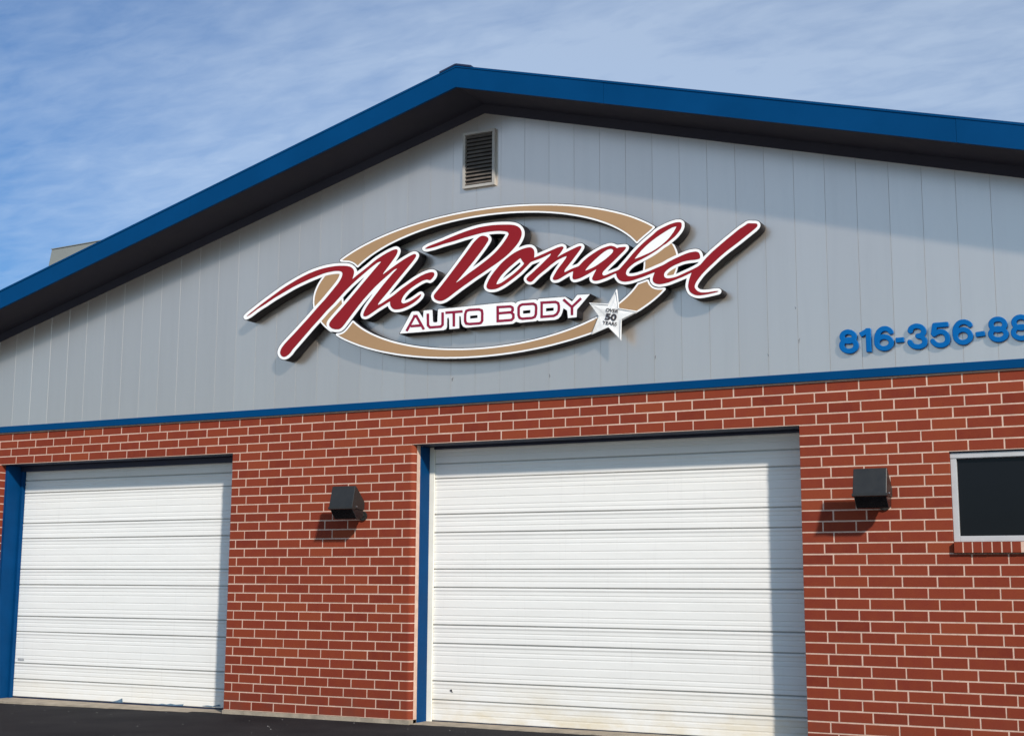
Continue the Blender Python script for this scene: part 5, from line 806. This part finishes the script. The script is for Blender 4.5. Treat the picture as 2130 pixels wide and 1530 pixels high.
for lp in loops('ring_tan'): plate('oval_face', [lp], YW - 0.0038, YW - 0.0019, M_STAN, sign, SI)
for lp in loops('ring_tan_near'): plate('oval_face', [lp], YW - 0.0038, YW - 0.0019, M_STAN, sign, SI)
plate('script_border', loops('white_mc'), YW - 0.0046, YW - 0.0009, M_SWHITE, sign, SI)
plate('script_border', loops('white_donald'), YW - 0.0051, YW - 0.0015, M_SWHITE, sign, SI)
plate('script_letters', loops('red_mc'), YW - 0.0072, YW - 0.0042, M_SRED, sign, SI)
plate('script_letter', loops('red_d'), YW - 0.0074, YW - 0.0047, M_SRED, sign, SI)
plate('script_letters', loops('red_onald'), YW - 0.0076, YW - 0.0047, M_SRED, sign, SI)
np_ = plate('name_panel', loops('panel'), YW - 0.0034, YW - 0.0003, M_SWHITE, sign, SI)
for k_ in ('A', 'U', 'T', 'O', 'B', 'O2', 'D', 'Y'):
    o = plate('letter', loops('let_' + k_), YW - 0.0056, YW - 0.0030, M_SMAR, np_)

# star banner on the ring
star = empty('star_plaque', (8.55, -0.165, 4.14))
tag(star, 'creased white star plaque with anniversary print fixed over the tan oval', 'sign')
STI = Matrix.Translation((-8.55, 0.165, -4.14))
tips = [(8.594, 4.409), (8.827, 4.161), (8.636, 3.875), (8.313, 3.963), (8.288, 4.296)]
inner = [(8.618, 4.210), (8.644, 4.091), (8.499, 4.022), (8.394, 4.144), (8.501, 4.265)]
sc_ = (8.533, 4.145)
sv = []; 
for t, n_ in zip(tips, inner):
    sv += [t, n_]
rnd = random.Random(3)
stm = MB()
V = [(sc_[0], -0.190, sc_[1])]
for r_ in (0.5, 1.0):
    for (px, pz) in sv:
        dx, dz = px - sc_[0], pz - sc_[1]
        V.append((sc_[0] + dx * r_, -0.190 + rnd.uniform(-0.006, 0.006) * (1.0 if r_ < 1 else 1.6), sc_[1] + dz * r_))
F = []
for i in range(10):
    j = (i + 1) % 10
    F.append((0, 1 + i, 1 + j)); F.append((1 + i, 11 + i, 11 + j, 1 + j))
stm.add(V, F)
so = stm.build('star_sheet', M_STAR, star); so.matrix_parent_inverse = STI
sol = so.modifiers.new('thick', 'SOLIDIFY'); sol.thickness = 0.004
rm = MB()
for i in range(10):     # folded rim round the star
    a, b_ = sv[i], sv[(i + 1) % 10]
    ins = lambda p: (sc_[0] + (p[0] - sc_[0]) * 0.93, sc_[1] + (p[1] - sc_[1]) * 0.93)
    rm.add([(a[0], -0.196, a[1]), (b_[0], -0.196, b_[1]), (*(lambda q: (q[0], -0.199, q[1]))(ins(b_)),), (*(lambda q: (q[0], -0.199, q[1]))(ins(a)),)], [(0, 1, 2, 3)])
ro_ = rm.build('folded_rim', M_STAR, star); ro_.matrix_parent_inverse = STI
sol = ro_.modifiers.new('thick', 'SOLIDIFY'); sol.thickness = 0.0025
def text_part(txt, cx, cz, h, wdt, ang, bold):
    cu = bpy.data.curves.new('print', 'FONT'); cu.body = txt; cu.size = 1.0
    cu.align_x = 'CENTER'; cu.align_y = 'CENTER'; cu.extrude = 0.0006; cu.offset = bold
    tmp = bpy.data.objects.new('tmp', cu); COL.objects.link(tmp)
    dg = bpy.context.evaluated_depsgraph_get()
    me = bpy.data.meshes.new_from_object(tmp.evaluated_get(dg))
    bpy.data.objects.remove(tmp)
    xs_ = [v.co.x for v in me.vertices]; zs_ = [v.co.y for v in me.vertices]
    x0, x1, z0, z1 = min(xs_), max(xs_), min(zs_), max(zs_)
    ca, sa = math.cos(ang), math.sin(ang)
    for v in me.vertices:
        u = ((v.co.x - (x0 + x1) / 2) / (x1 - x0)) * wdt; t = ((v.co.y - (z0 + z1) / 2) / (z1 - z0)) * h
        hgt = v.co.z
        v.co = (cx + u * ca - t * sa, -0.1995 - hgt, cz + u * sa + t * ca)
    me.materials.clear(); me.materials.append(M_INK)
    o = bpy.data.objects.new('print', me); link(o, star); o.matrix_parent_inverse = STI
    return o
text_part('OVER', 8.545, 4.192, 0.036, 0.142, -0.20, 0.018)
text_part('50', 8.531, 4.126, 0.068, 0.126, -0.17, 0.035)
text_part('YEARS', 8.516, 4.062, 0.036, 0.162, -0.20, 0.018)

# phone number
num = empty('phone_number', (11.6, -0.003, 3.7))
tag(num, 'blue raised phone number digits on the siding above the window', 'sign')
NI = Matrix.Translation((-11.6, 0.003, -3.7))
for k_ in ('8', '1', '6', '-', '3', '5', '6b', '-b', '8b', '8c'):
    nm = 'dash' if k_[0] == '-' else 'digit'
    plate(nm, loops('dig_' + k_), -0.046, -0.006, M_NUM, num, NI, 0.004)

# ------------------------------------------------------------------ rooftop hood
hood = empty('roof_exhaust_hood', (-0.5, 1.5, 4.7))
tag(hood, 'grey tapered sheet metal hood standing on the roof behind the left slope', 'roof hood')
HI = Matrix.Translation((0.5, -1.5, -4.7))
hm = MB()
b0 = [(-1.47, 1.5, 4.5), (0.55, 1.5, 4.5), (0.55, 2.7, 4.5), (-1.47, 2.7, 4.5)]
t0 = [(-1.125, 1.5, 6.272), (0.10, 1.5, 6.30), (0.10, 2.5, 6.30), (-1.125, 2.5, 6.272)]
hm.add(b0 + t0, [(0, 1, 5, 4), (1, 2, 6, 5), (2, 3, 7, 6), (3, 0, 4, 7), (4, 5, 6, 7), (0, 3, 2, 1)])
ho = hm.build('hood_body', M_HOOD, hood, bevel=0.01); ho.matrix_parent_inverse = HI
hc = MB(); hc.add([(-1.128, 1.49, 6.273), (0.11, 1.49, 6.302), (0.11, 2.51, 6.302), (-1.128, 2.51, 6.273), (-1.128, 1.49, 6.283), (0.11, 1.49, 6.312), (0.11, 2.51, 6.312), (-1.128, 2.51, 6.283)],
    [(0, 3, 2, 1), (4, 5, 6, 7), (0, 1, 5, 4), (1, 2, 6, 5), (2, 3, 7, 6), (3, 0, 4, 7)])
hco = hc.build('hood_cap', M_HOOD, hood); hco.matrix_parent_inverse = HI

# ------------------------------------------------------------------ loose chips on the asphalt
ch = MB()
for i in range(60):
    x = random.uniform(-0.5, 10.5); y = -random.random() ** 1.5 * 2.6 - 0.06
    s = random.uniform(0.003, 0.009)
    z = gh(x, y)
    a = random.random() * 6.28
    ring = [(x + s * math.cos(a + t) * random.uniform(.7, 1.2), y + s * math.sin(a + t) * random.uniform(.7, 1.2), z) for t in (0, 1.6, 3.1, 4.7)]
    ch.add(ring + [(x, y, z + s * 0.8)], [(0, 1, 4), (1, 2, 4), (2, 3, 4), (3, 0, 4)])
tag(ch.build('gravel', M_STONE), 'scattered pale stone chips on the dark asphalt by the doors', 'gravel', kind='stuff')
